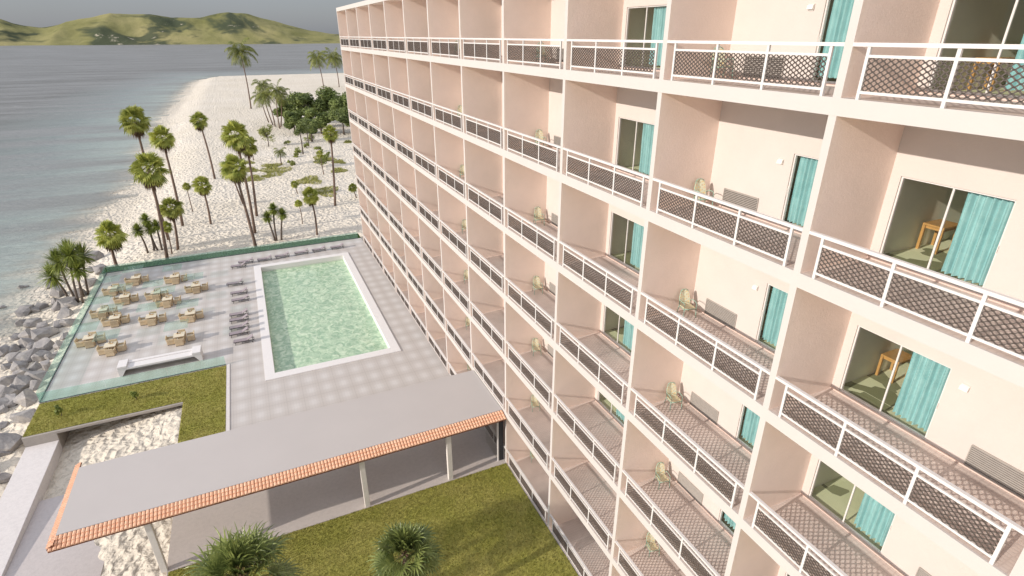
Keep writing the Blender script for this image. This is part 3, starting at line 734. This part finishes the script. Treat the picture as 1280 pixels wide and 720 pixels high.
# ------------------------------------------------------------------ boulders
def rock_mesh(seed, n=15):
    rnd = random.Random(seed); bm = bmesh.new()
    for _ in range(n):
        v = Vector((rnd.gauss(0,1),rnd.gauss(0,1),rnd.gauss(0,1))).normalized()
        v = Vector((v.x*.64,v.y*.54,v.z*.48))*rnd.uniform(.85,1.1); bm.verts.new(v)
    r = bmesh.ops.convex_hull(bm, input=bm.verts[:])
    bmesh.ops.delete(bm, geom=[g for g in r['geom_interior'] if isinstance(g, bmesh.types.BMVert)], context='VERTS')
    bmesh.ops.bevel(bm, geom=bm.edges[:], offset=.008, segments=1, affect='EDGES', profile=.5)
    bmesh.ops.triangulate(bm, faces=bm.faces[:]); bmesh.ops.subdivide_edges(bm, edges=bm.edges[:], cuts=1, use_grid_fill=True)
    for v in bm.verts:
        q = v.co*3+Vector((seed*3,0,0)); v.co += v.co.normalized()*.035*noise.noise(q)+v.co.normalized()*.015*noise.noise(q*3)
    bmesh.ops.recalc_face_normals(bm, faces=bm.faces[:])
    me = bpy.data.meshes.new('boulder'); bm.to_mesh(me); bm.free(); me.materials.append(M['rock']); return me
RM = [rock_mesh(i+11) for i in range(9)]
RK = [[-27.68,47.27,.8],[-26.75,47.82,.67],[-27.07,47.33,.53],[-25.83,48.38,.53],[-25.27,46.67,.65],[-24.3,46.36,.64],[-26.45,44.39,.76],[-27.39,45.07,.51],[-24.41,44.56,.75],[-23.51,42.15,.72],[-24.3,42.44,.54],[-26.3,42.24,.73],[-24.88,41.13,1.13],[-27.08,42.51,.43],[-25.8,40.5,.71],[-24.25,38.78,.85],[-27.14,40.11,.71],[-26.62,40.2,.53],[-24.99,37.81,.96],[-26.03,38.51,.69],[-24.18,37.24,.66],[-23.55,36.71,.49],[-23.38,39.69,.46],[-23.36,38.15,.5],[-23.31,36.92,.33],[-23.39,35.16,.64],[-25.34,36.75,.66],[-24.16,35.74,.54],[-24.75,35.34,.75],[-23.54,33.96,.83],[-26.22,37.36,.45],[-25.34,34.9,.64],[-24.24,33.65,.78],[-25.85,35.12,.43],[-29.85,49.43,.42],[-24.76,58.31,1.18],[-23.35,53.58,.94],[-24.37,54.83,.58],[-27.21,52.86,.69],[-26.13,50.32,.91],[-24.66,46.78,1.0],[-29.45,53.8,.52],[-23.43,50.27,.78],[-23.99,48.35,.73],[-25.03,32.99,.79],[-24.8,31.72,.66],[-24.41,31.84,.66],[-22.9,28.92,.87],[-24.1,29.05,.42],[-23.01,26.27,.88],[-23.12,25.7,.43],[-24.59,33.42,.57],[-22.6,23.27,.55],[-24.79,31.1,.44],[-23.5,31.2,.8],[-23.3,32.6,.6],[-26.4,33.8,.6],[-24.6,28.2,.7],[-23.9,27.2,.75],[-23.6,24.6,.8],[-25.2,39.5,.6],[-25.6,43.3,.6]]
RK.sort(key=lambda r: -r[1])
ords = ['first','second','third','fourth','fifth','sixth','seventh','eighth','ninth','tenth','eleventh','twelfth','thirteenth','fourteenth','fifteenth','sixteenth','seventeenth','eighteenth','nineteenth','twentieth','twenty-first','twenty-second','twenty-third','twenty-fourth','twenty-fifth','twenty-sixth','twenty-seventh','twenty-eighth','twenty-ninth','thirtieth']
cnt = {}
rnd = random.Random(4)
for x, y, s in RK:
    row = 'row beside the fence' if x > -24.0 else ('middle row' if x > -25.6 else 'row at the water')
    k = cnt.get(row, 0); cnt[row] = k+1
    sc_ = 1.3*s*1.12*(1 if s < .9 else .95)
    o = link('boulder', rnd.choice(RM), None, (x,y,ground(x,y)+s*.22)); o.rotation_euler = (rnd.uniform(-.4,.4),rnd.uniform(-.4,.4),rnd.uniform(0,6.28)); o.scale = (sc_*rnd.uniform(.9,1.15),sc_*rnd.uniform(.9,1.1),sc_*rnd.uniform(.9,1.2))
    size = 'large' if s > .78 else ('medium' if s > .58 else 'small')
    tag(o, '%s angular boulder, %s from far in the %s' % (size, ords[k], row), 'boulder', 'boulders along the shore')

# ------------------------------------------------------------------ vegetation
UP = Vector((0,0,1))
def frame_of(d):
    d = d.normalized(); s = d.cross(UP)
    s = s.normalized() if s.length > 1e-3 else Vector((1,0,0)); return d, s, s.cross(d).normalized()
def fan_leaf(b, c, d, L, Rr, rnd, nseg=15, spread=115, droop=.35, w=.055):
    """petiole along d, then a fan of folded drooping segments"""
    d, s, n = frame_of(d); p0 = c+d*L; ra = R(rnd.uniform(-55,55)); s, n = s*math.cos(ra)+n*math.sin(ra), n*math.cos(ra)-s*math.sin(ra)
    b.add([c-s*.012, c+s*.012, p0+s*.012, p0-s*.012], [(0,1,2,3)])
    for i in range(nseg):
        th = R(-spread+2*spread*i/(nseg-1)); e = (d*math.cos(th)+s*math.sin(th)).normalized()
        r_ = Rr*(1-.22*abs(th)/R(spread))*rnd.uniform(.88,1.08); sd = e.cross(n).normalized()*w*Rr
        m1 = p0+e*r_*.5+n*.04*Rr; t1 = p0+e*r_-UP*droop*r_*rnd.uniform(.6,1.3)+n*.02
        q = p0+e*r_*.78+n*.02-UP*droop*r_*.35
        b.add([p0, m1-sd, m1+n*.03*Rr, m1+sd, q-sd*.8, q+sd*.8, t1], [(0,1,2),(0,2,3),(1,4,2),(2,5,3),(2,4,6),(2,6,5)] if False else [(0,1,2),(0,2,3),(1,4,6,2),(2,6,5,3)])
def fan_crown(b, c, Rr, rnd, nl=62, nseg=13):
    for i in range(nl):
        u = (i+.5)/nl; el = R(88-148*u**.85+rnd.uniform(-17,17)); az = i*2.39996+rnd.uniform(-.2,.2)
        d = Vector((math.cos(az)*math.cos(el), math.sin(az)*math.cos(el), math.sin(el)))
        fan_leaf(b, c, d, Rr*rnd.uniform(.36,.56), Rr*rnd.uniform(.40,.50), rnd, nseg, 105, droop=.12+.3*u, w=.075)
def dead_skirt(b, c, Rr, rnd, n=26):
    for i in range(n):
        az = rnd.uniform(0,6.28); el = R(rnd.uniform(-85,-50)); d = Vector((math.cos(az)*math.cos(el), math.sin(az)*math.cos(el), math.sin(el)))
        fan_leaf(b, c-UP*Rr*.15, d, Rr*.3, Rr*rnd.uniform(.3,.45), rnd, 7, 60, .5, .06)
def bend(base_r, top_r, dx, hgt, rnd, n=7, amp=.12):
    ph = rnd.uniform(0,6.28); pts = []; rad = []
    for i in range(n+1):
        t = i/n; pts.append((dx*t+amp*math.sin(math.pi*t)*math.cos(ph), amp*math.sin(math.pi*t)*math.sin(ph), hgt*t)); rad.append(base_r+(top_r-base_r)*t+(.04*base_r if i == 0 else 0))
    return pts, rad
def fan_palm(x, y, dx, hgt, Rr, label, seed, tr=.13, skirt=True, group='fan palms on the beach'):
    rnd = random.Random(seed); z = ground(x, y)-.05
    e = empty('fan_palm', (x,y,z), label, 'palm tree', group)
    pts, rad = bend(tr, tr*.62, dx, hgt, rnd); b = MB(); b.tube(pts, rad, 8); b.build('trunk', M['bark'], e, smooth=True)
    c = Vector(pts[-1]); b = MB(); b.open = True; fan_crown(b, c, Rr*.9, rnd); b.build('crown', M['fan'], e)
    if skirt:
        b = MB(); b.open = True; dead_skirt(b, c, Rr, rnd); b.build('dead_fronds', M['dead'], e)
    return e
FP = [('p2',-17.04,63.06,.15,9.65,1.65,'tall fan palm with dark skirt, second from the water of the tall ones'),
('p1',-18.04,58.36,-.11,11.99,1.75,'tallest fan palm at the water side, its crown against the sea'),
('p4',-17.54,51.16,.53,8.69,1.95,'tall fan palm rooted at the grass strip behind the dining tables'),
('p5',-14.27,85.98,-.35,8.42,1.6,'lone fan palm standing on open sand farthest along the beach'),
('p6a',-9.81,56.69,0,10.34,1.9,'tall fan palm with the largest crown in the central clump'),
('p6b',-9.41,63.45,.4,8.26,1.6,'fan palm just right behind the largest crown of the central clump'),
('p8',-10.75,69.83,-.63,4.35,1.2,'slim fan palm half hidden inside the central clump'),
('p7',-9.87,51.27,-.45,8.19,1.65,'fan palm rooted at the grass strip behind the pool corner'),
('p9',-14.21,62.34,0,4.46,1.35,'medium fan palm left of the central clump, full round crown'),
('p10',-16.33,68.77,-.03,3.08,.65,'tiny thin fan palm left of the medium round one'),
('p11',-16.94,54.54,.33,4.29,1.45,'medium fan palm just right of the palm rooted at the strip'),
('p12',-17.38,53.52,.13,2.75,.75,'small fan palm low beside the spiky clump'),
('p13',-21.62,51.74,.19,3.6,1.7,'short fan palm at the far corner of the dining deck beside the boulders'),
('p17',-3.86,53.35,-.06,4.32,1.2,'medium fan palm beyond the far right pool corner'),
('p18',-4.03,72.18,-.2,1.3,.7,'knee high young fan palm near the grass patch'),
('p18b',-4.88,58.03,-.05,2.39,.6,'tiny fan palm left of the one beyond the pool corner'),
('p19',-.36,64.13,.58,8.77,1.3,'tall slender fan palm closest to the end of the hotel'),
('p20',.73,82.39,-.16,3.12,.8,'small thin fan palm behind the tall slender one'),
('p31',2.71,66.35,-.35,1.5,.8,'low fan palm tucked against the far end of the hotel')]
for i, (n_, x, y, dx, hg, rr, lb) in enumerate(FP):
    fan_palm(x, y, dx, hg, rr, lb, 100+i, tr=.15 if hg > 7 else .09*max(.5,rr), skirt=hg > 3.5)

# spiky multi-stem plants
def spike_head(b, c, Rr, rnd, n=230):
    for i in range(n):
        u = (i+.5)/n; el = R(88-150*u+rnd.uniform(-8,8)); az = i*2.39996+rnd.uniform(-.3,.3)
        d = Vector((math.cos(az)*math.cos(el), math.sin(az)*math.cos(el), math.sin(el))); d, s, nn = frame_of(d)
        L = Rr*rnd.uniform(.75,1.05); m = c+d*L*.55; t_ = c+d*L-UP*L*.14*(1-abs(math.sin(el)))
        b.add([c+s*.02, c-s*.02, m-s*.045, m+s*.045, t_], [(0,1,2,3),(3,2,4)])
def spiky_clump(base, heads, Rr, label, seed):
    rnd = random.Random(seed); x0, y0 = base; z = ground(x0, y0)-.05
    e = empty('yucca_clump', (x0,y0,z), label, 'yucca', 'spiky clumps on the shore')
    for (bx, by, dx, hg) in heads:
        pts, rad = bend(.10,.07,dx,hg,rnd,5,.1); pts = [(p[0]+bx-x0,p[1]+by-y0,p[2]) for p in pts]
        b = MB(); b.tube(pts, rad, 7); b.build('trunk', M['bark2'], e, smooth=True)
        b = MB(); b.open = True; spike_head(b, Vector(pts[-1]), Rr*rnd.uniform(.9,1.1), rnd); b.build('crown', M['spike'], e)
spiky_clump((-24,47.2), [(-24.95,48.38,-.48,2.11),(-24.11,47.18,-.26,3.6),(-23.91,46.81,.5,4.2),(-23.53,46.39,.42,3.08),(-23.46,48.2,.5,3.62),(-23.75,47.9,.1,4.1)], 1.3, 'big clump of spiky headed yuccas among the boulders beside the deck', 1)
spiky_clump((-19,55), [(-19.53,54.83,-.29,2.4),(-19.03,55.19,0,3.2),(-18.67,55.02,-.18,2.37),(-18.31,54.86,.08,2.65)], .8, 'spiky clump of thin yuccas on the sand behind the dining deck', 2)
spiky_clump((-7.8,53.3), [(-8.02,53.44,-.32,2.56),(-7.87,53.37,.21,3.3),(-7.42,53.16,.51,2.79)], .75, 'small three headed yucca clump beyond the middle of the pool', 3)

# feather palms
def frond(b, c, az, el, L, rnd, npair=22, lw=.42):
    d0 = Vector((math.cos(az)*math.cos(el), math.sin(az)*math.cos(el), math.sin(el))); p = c.copy(); d = d0.copy(); step = L/npair
    side = Vector((-math.sin(az), math.cos(az), 0)); prev = p
    for i in range(npair):
        t = i/npair; d = (d-UP*.075*(1+t)).normalized(); q = p+d*step
        b.add([p-side*.02, p+side*.02, q+side*.015, q-side*.015], [(0,1,2,3)])
        ll = L*lw*math.sin(math.pi*min(1,.12+t*.88))**.6*rnd.uniform(.85,1.1)
        for s in (-1,1):
            e = (side*s+d*.55-UP*(.45+.3*rnd.random())).normalized(); w = d*step*.42
            b.add([q, q+e*ll*.5+w, q+e*ll-UP*ll*.2, q+e*ll*.5-w], [(0,1,2,3)])
        p = q
def coconut(x, y, dx, hgt, L, label, seed, group='coconut palms', nf=20, tr=.2, mat='coco', name='coconut_palm'):
    rnd = random.Random(seed); z = ground(x,y)-.05; e = empty(name, (x,y,z), label, 'palm tree', group)
    pts, rad = bend(tr,tr*.5,dx,hgt,rnd,8,hgt*.03); b = MB(); b.tube(pts, rad, 8); b.build('trunk', M['bark'], e, smooth=True)
    b = MB(); b.open = True; c = Vector(pts[-1])
    for i in range(nf):
        u = i/nf; frond(b, c, i*2.39996+rnd.uniform(-.3,.3), R(78-95*u+rnd.uniform(-8,8)), L*rnd.uniform(.85,1.1), rnd)
    b.build('crown', M[mat], e)
coconut(-6.7,177.18,-.1,15.26,5.2,'tall lone coconut palm standing on open sand far down the beach',21)
coconut(20.51,228.77,-1.0,11.63,5.0,'left one of the two far coconut palms against the sea by the hotel',22)
coconut(28.13,240.99,-.8,11.13,5.0,'right one of the two far coconut palms against the sea by the hotel',23)
for i,(x,y,dx,hg,lb) in enumerate([(-3.05,140.72,-.9,8.9,'tallest feather palm of the far clump'),(-2.7,137.83,-.86,7.0,'left leaning feather palm of the far clump'),(-1.61,136.11,1.1,6.8,'right leaning feather palm of the far clump'),(-3.68,145.54,-.8,5.9,'lowest feather palm at the left of the far clump'),(-2.0,133.96,.69,8.2,'front feather palm in the middle of the far clump')]):
    coconut(x,y,dx,hg,2.8,lb+' on the beach',30+i,'feather palms in the far clump',16,.14)
coconut(-4.6,92.0,.1,2.2,1.3,'low feather palm growing out of the large grass patch',41,'low feather palms',14,.1)
coconut(-8.61,98.5,.16,1.9,1.1,'small feather palm left of the grass patch',42,'low feather palms',12,.08)
# leafy trees and shrubs
def leafy(x, y, hgt, rx, rz, label, seed, name='broadleaf_tree', cat='tree', n=2600, leaf=.2, trunk=.14, mat='broad', group='leafy trees by the beach', th=None):
    rnd = random.Random(seed); z = ground(x,y)-.05; e = empty(name, (x,y,z), label, cat, group)
    cz = hgt-rz; b = MB(); b.tube([(0,0,0),(.05,.03,cz*.5),(0,0,max(cz,.3))], [trunk,trunk*.8,trunk*.55], 7)
    blobs = []
    for k in range(9 if n > 900 else 5):
        a = rnd.uniform(0,6.28); rr = rnd.uniform(.2,.8); q = Vector((math.cos(a)*rx*rr, math.sin(a)*rx*rr, cz+rz*rnd.uniform(-.5,.7)))
        blobs.append((q, rnd.uniform(.3,.52))); b.tube([(0,0,max(cz,.3)*.8), tuple(q*.6+Vector((0,0,cz*.4))), tuple(q)], [trunk*.5,trunk*.3,trunk*.1], 5)
    b.build('trunk', M['bark2'], e, smooth=True)
    b = MB(); b.open = True
    for _ in range(n):
        q, r_ = rnd.choice(blobs); v = Vector((rnd.gauss(0,1),rnd.gauss(0,1),rnd.gauss(0,1))).normalized()*(rnd.random()**.45)
        p = q+Vector((v.x*rx*r_, v.y*rx*r_, v.z*rz*r_*1.2)); nn = (v+Vector((rnd.gauss(0,.6),rnd.gauss(0,.6),rnd.gauss(0,.6)+.3))).normalized()
        d, s, u = frame_of(nn); l = leaf*rnd.uniform(.6,1.4)
        b.add([p-s*l*.5, p-u*l*.3, p+s*l*.6, p+u*l*.3], [(0,1,2,3)])
    b.build('crown', M[mat], e); return e
for i,(x,y,hg,rx,rz,lb) in enumerate([(1.2,140,6.2,3.4,2.4,'dark leafy tree at the left end of the far grove'),(4.6,131,7.4,3.6,2.8,'dark leafy tree beside the feather palms'),(8.2,134,8.6,4.0,3.2,'highest dark leafy tree in the middle of the far grove'),(12.4,130,8.0,3.8,3.0,'dark leafy tree of the far grove nearest the hotel'),(5.6,122,5.4,3.2,2.2,'lower leafy tree in front of the far grove'),(9.8,119,5.6,3.2,2.3,'front leafy tree of the grove touching the hotel edge'),(15.5,138,7.6,3.6,2.8,'leafy tree at the right end of the grove behind the hotel'),
    (.4,124,4.6,2.4,1.8,'small leafy tree at the front left of the grove'),(13.6,121,5.2,3,2.2,'leafy tree behind the hotel corner'),(2.6,113,4.2,2.0,1.5,'low leafy tree at the foot of the grove')]):
    leafy(x,y,hg,rx,rz,lb,50+i,n=6500,leaf=.42,trunk=.2)
leafy(-.42,100.16,5.9,1.7,1.4,'thin trunked leafy tree on the sand, left of a pair',70,n=1500,leaf=.26,trunk=.12)
leafy(1.39,107.8,5.2,1.7,1.3,'thin trunked leafy tree on the sand, right of a pair',71,n=1500,leaf=.26,trunk=.12)
leafy(-5.53,111.0,3.9,1.6,1.6,'upright round shrub right of the central palm clump',72,'shrub','shrub',1200,.24,.1,'shrubm','shrubs on the sand')
for i,(x,y,hg,rx,lb) in enumerate([(-2.2,111.3,.8,.8,'small low shrub below the far grove'),(-.9,101.9,.9,.9,'small shrub at the foot of the thin trunked pair'),(.8,106.3,1.2,.8,'small shrub between the thin trunked pair'),(2.4,114.3,2.0,1.1,'bushy shrub right of the thin trunked pair'),(-3.0,91.5,1.1,.7,'small shrub right of the low feather palm'),(-8.5,105.4,.5,.4,'tiny shrub left of the grass patches'),(-1.9,98.4,.8,.7,'small shrub in front of the thin trunked pair'),(1.2,88.3,1.8,1.0,'light green shrub behind the small thin fan palm'),(2.5,101.3,1.0,.9,'small shrub right of the pair of thin trees'),(3.0,95.5,.9,.9,'low shrub left of the tall slender fan palm'),(2.4,92.1,1.3,.9,'rounded shrub near the tall slender fan palm')]):
    leafy(x,y,hg,rx,hg*.55,lb,80+i,'shrub','shrub',420,.2,.05,'shrubm','shrubs on the sand')
for i,(x,y,lb) in enumerate([(-20.53,26.56,'small green bush on the raised lawn nearer the sea'),(-17.04,26.56,'small green bush on the raised lawn farther from the sea')]):
    o = leafy(x,y,.78,.26,.36,lb,95+i,'bush','bush',420,.09,.02,'spike','bushes on the raised lawn'); o.location.z = 0
# dune grass patches
b = MB(); b.open = True; rnd = random.Random(9)
for x, y, s in [(-6.1,91.9,1.3),(-9.3,90.1,.9),(-9.1,83.6,1.2),(-1.8,79.0,1.6),(-.5,71.5,1.6),(2.1,93.5,1.6),(4.3,90.4,.9),(-5.8,87.6,1.9),(-9.5,96.2,.8),(9.1,109.1,.9),(3.2,84,1.0),(-7.2,84.5,.6)]:
    for _ in range(int(1500*s)):
        a = rnd.uniform(0,6.28); rr = s*math.sqrt(rnd.random())*(1+.3*math.sin(a*3+x)); px, py = x+math.cos(a)*rr*1.1, y+math.sin(a)*rr*1.6
        gz = sand_z(px,py)-.02; h = rnd.uniform(.08,.28); w = .035; dx, dy = math.cos(a*7)*w, math.sin(a*7)*w
        b.add([(px-dx,py-dy,gz),(px+dx,py+dy,gz),(px+rnd.gauss(0,.1),py+rnd.gauss(0,.1),gz+h)], [(0,1,2)])
tag(b.build('dune_grass', M['patchgrass']), kind='stuff')

# the two garden palms on the front lawn, seen from above
def garden_palm(x, y, hgt, Rr, label, seed, nl=34):
    rnd = random.Random(seed); e = empty('garden_palm', (x,y,0), label, 'palm tree', 'garden palms on the front lawn')
    pts, rad = bend(.16,.12,.1,hgt,rnd,6,.05); b = MB(); b.tube(pts, rad, 10); b.build('trunk', M['bark'], e, smooth=True)
    c = Vector(pts[-1]); b = MB(); b.open = True; pet = MB(); pet.open = True
    for i in range(nl):
        u = (i+.5)/nl; el = R(86-128*u+rnd.uniform(-8,8)); az = i*2.39996+rnd.uniform(-.2,.2)
        d = Vector((math.cos(az)*math.cos(el), math.sin(az)*math.cos(el), math.sin(el))); d, s, n = frame_of(d)
        L = Rr*(.36+.22*u)*rnd.uniform(.85,1.15); p0 = c+d*L; sg = R(rnd.uniform(-35,35)); s, n = s*math.cos(sg)+n*math.sin(sg), n*math.cos(sg)-s*math.sin(sg)
        pet.add([c-s*.012, c+s*.012, p0+s*.01, p0-s*.01], [(0,1,2,3)])
        ns = 17; sp = 125
        for k in range(ns):
            th = R(-sp+2*sp*k/(ns-1)); e_ = (d*math.cos(th)+s*math.sin(th)+n*.35*abs(math.sin(th))).normalized()
            r_ = Rr*.46*(1-.2*abs(th)/R(sp))*rnd.uniform(.85,1.1); sd = e_.cross(n).normalized()*.034; pv = [p0]
            q = p0.copy(); dd = e_.copy(); L4 = []
            for m in range(4):
                L4.append((q.copy(), sd*(1,1.15,.9,.5)[m])); dd = (dd-UP*(.03,.10,.28,.5)[m]*rnd.uniform(.8,1.2)).normalized(); q = q+dd*r_/4
            vs = []
            for (qq, ww) in L4: vs += [qq-ww, qq+UP*.006, qq+ww]
            vs.append(q); fs = []
            for m in range(3): fs += [(m*3,m*3+1,m*3+4,m*3+3),(m*3+1,m*3+2,m*3+5,m*3+4)]
            fs += [(9,10,12),(10,11,12)]; b.add(vs, fs)
    b.build('crown', M['fan_dark'], e); pet.build('leaf_stalks', M['dead'], e)
garden_palm(-11.3,8.35,3.3,2.15,'large bushy garden palm on the lawn beside the walkway, at the bottom left',5,52)
garden_palm(-6.4,7.15,3.3,1.38,'smaller round garden palm on the lawn nearer the hotel',6,46)

# ------------------------------------------------------------------ scale to metres
done = set()
S4 = Matrix.Scale(SC, 4)
for me in bpy.data.meshes: me.transform(S4)
for o in bpy.data.objects:
    o.location = o.location*SC
    for m in o.modifiers:
        if m.type == 'BEVEL': m.width *= SC

# ------------------------------------------------------------------ camera, light, sky
cam_d = bpy.data.cameras.new('camera'); cam = bpy.data.objects.new('camera', cam_d); col.objects.link(cam); scene.camera = cam
f_, pi_, ya_, ro_ = 694.775650, .427344805, .432363810, -.000948416
fw = Vector((math.sin(ya_)*math.cos(pi_), math.cos(ya_)*math.cos(pi_), -math.sin(pi_))); r_ = Vector((math.cos(ya_), -math.sin(ya_), 0)); u_ = r_.cross(fw)
r2 = r_*math.cos(ro_)+u_*math.sin(ro_); u2 = -r_*math.sin(ro_)+u_*math.cos(ro_)
mw = Matrix.Identity(4)
for i in range(3): mw[i][0] = r2[i]; mw[i][1] = u2[i]; mw[i][2] = -fw[i]
mw.translation = Vector((-8.56142659,-6.18909536,18.90873616))*SC
cam.matrix_world = mw
cam_d.sensor_width = 36; cam_d.lens = 36*f_/1280; cam_d.clip_start = .1; cam_d.clip_end = 9000
EL = R(21.4); AZ = R(7.0)                      # the light travels towards +x, slightly +y
sd = Vector((math.cos(EL)*math.cos(AZ), math.cos(EL)*math.sin(AZ), -math.sin(EL)))
sl = bpy.data.lights.new('sun', 'SUN'); sl.energy = 3.5; sl.angle = R(.6); sl.color = (1, .92, .83)
so = bpy.data.objects.new('sun', sl); col.objects.link(so); so.rotation_euler = sd.to_track_quat('-Z', 'Y').to_euler()
w = bpy.data.worlds.new('World'); scene.world = w; w.use_nodes = True; nt = w.node_tree; bg = nt.nodes['Background']
sk_ = nt.nodes.new('ShaderNodeTexSky'); sk_.sky_type = 'NISHITA'; sk_.sun_disc = False; sk_.sun_elevation = EL
to = -sd; sk_.sun_rotation = math.atan2(to.x, to.y)
sk_.air_density = 1.0; sk_.dust_density = 1.0; sk_.ozone_density = 2.0; sk_.altitude = 0
hs = nt.nodes.new('ShaderNodeHueSaturation'); hs.inputs['Saturation'].default_value = .6
nt.links.new(sk_.outputs[0], hs.inputs['Color'])
tcw = nt.nodes.new('ShaderNodeTexCoord'); sxw = nt.nodes.new('ShaderNodeSeparateXYZ'); nt.links.new(tcw.outputs['Generated'], sxw.inputs[0])
crw = nt.nodes.new('ShaderNodeValToRGB'); nt.links.new(sxw.outputs[2], crw.inputs[0]); ce = crw.color_ramp.elements
ce[0].position = .0; ce[0].color = (.126, .136, .163, 1); ce[1].position = .6; ce[1].color = (.62, .645, .72, 1); q = ce.new(.12); q.color = (.185, .197, .228, 1)
nzw = nt.nodes.new('ShaderNodeTexNoise'); nzw.inputs['Scale'].default_value = 2.5; nzw.inputs['Detail'].default_value = 5; nt.links.new(tcw.outputs['Generated'], nzw.inputs['Vector'])
mnw = nt.nodes.new('ShaderNodeMapRange'); mnw.inputs['To Min'].default_value = 8.2; mnw.inputs['To Max'].default_value = 11.8; nt.links.new(nzw.outputs['Fac'], mnw.inputs['Value'])
scw = nt.nodes.new('ShaderNodeVectorMath'); scw.operation = 'SCALE'; nt.links.new(crw.outputs[0], scw.inputs[0]); nt.links.new(mnw.outputs[0], scw.inputs['Scale'])
mxw = nt.nodes.new('ShaderNodeMix'); mxw.data_type = 'RGBA'; mxw.inputs[0].default_value = .75
nt.links.new(hs.outputs[0], mxw.inputs[6]); nt.links.new(scw.outputs[0], mxw.inputs[7]); nt.links.new(mxw.outputs[2], bg.inputs['Color']); bg.inputs['Strength'].default_value = .15
scene.view_settings.view_transform = 'Standard'; scene.view_settings.look = 'None'; scene.view_settings.exposure = 0.2; scene.view_settings.gamma = 1
scene.render.engine = 'CYCLES'; scene.render.resolution_x = 1024; scene.render.resolution_y = 576
scene.cycles.max_bounces = 10; scene.cycles.transparent_max_bounces = 16; scene.cycles.diffuse_bounces = 5
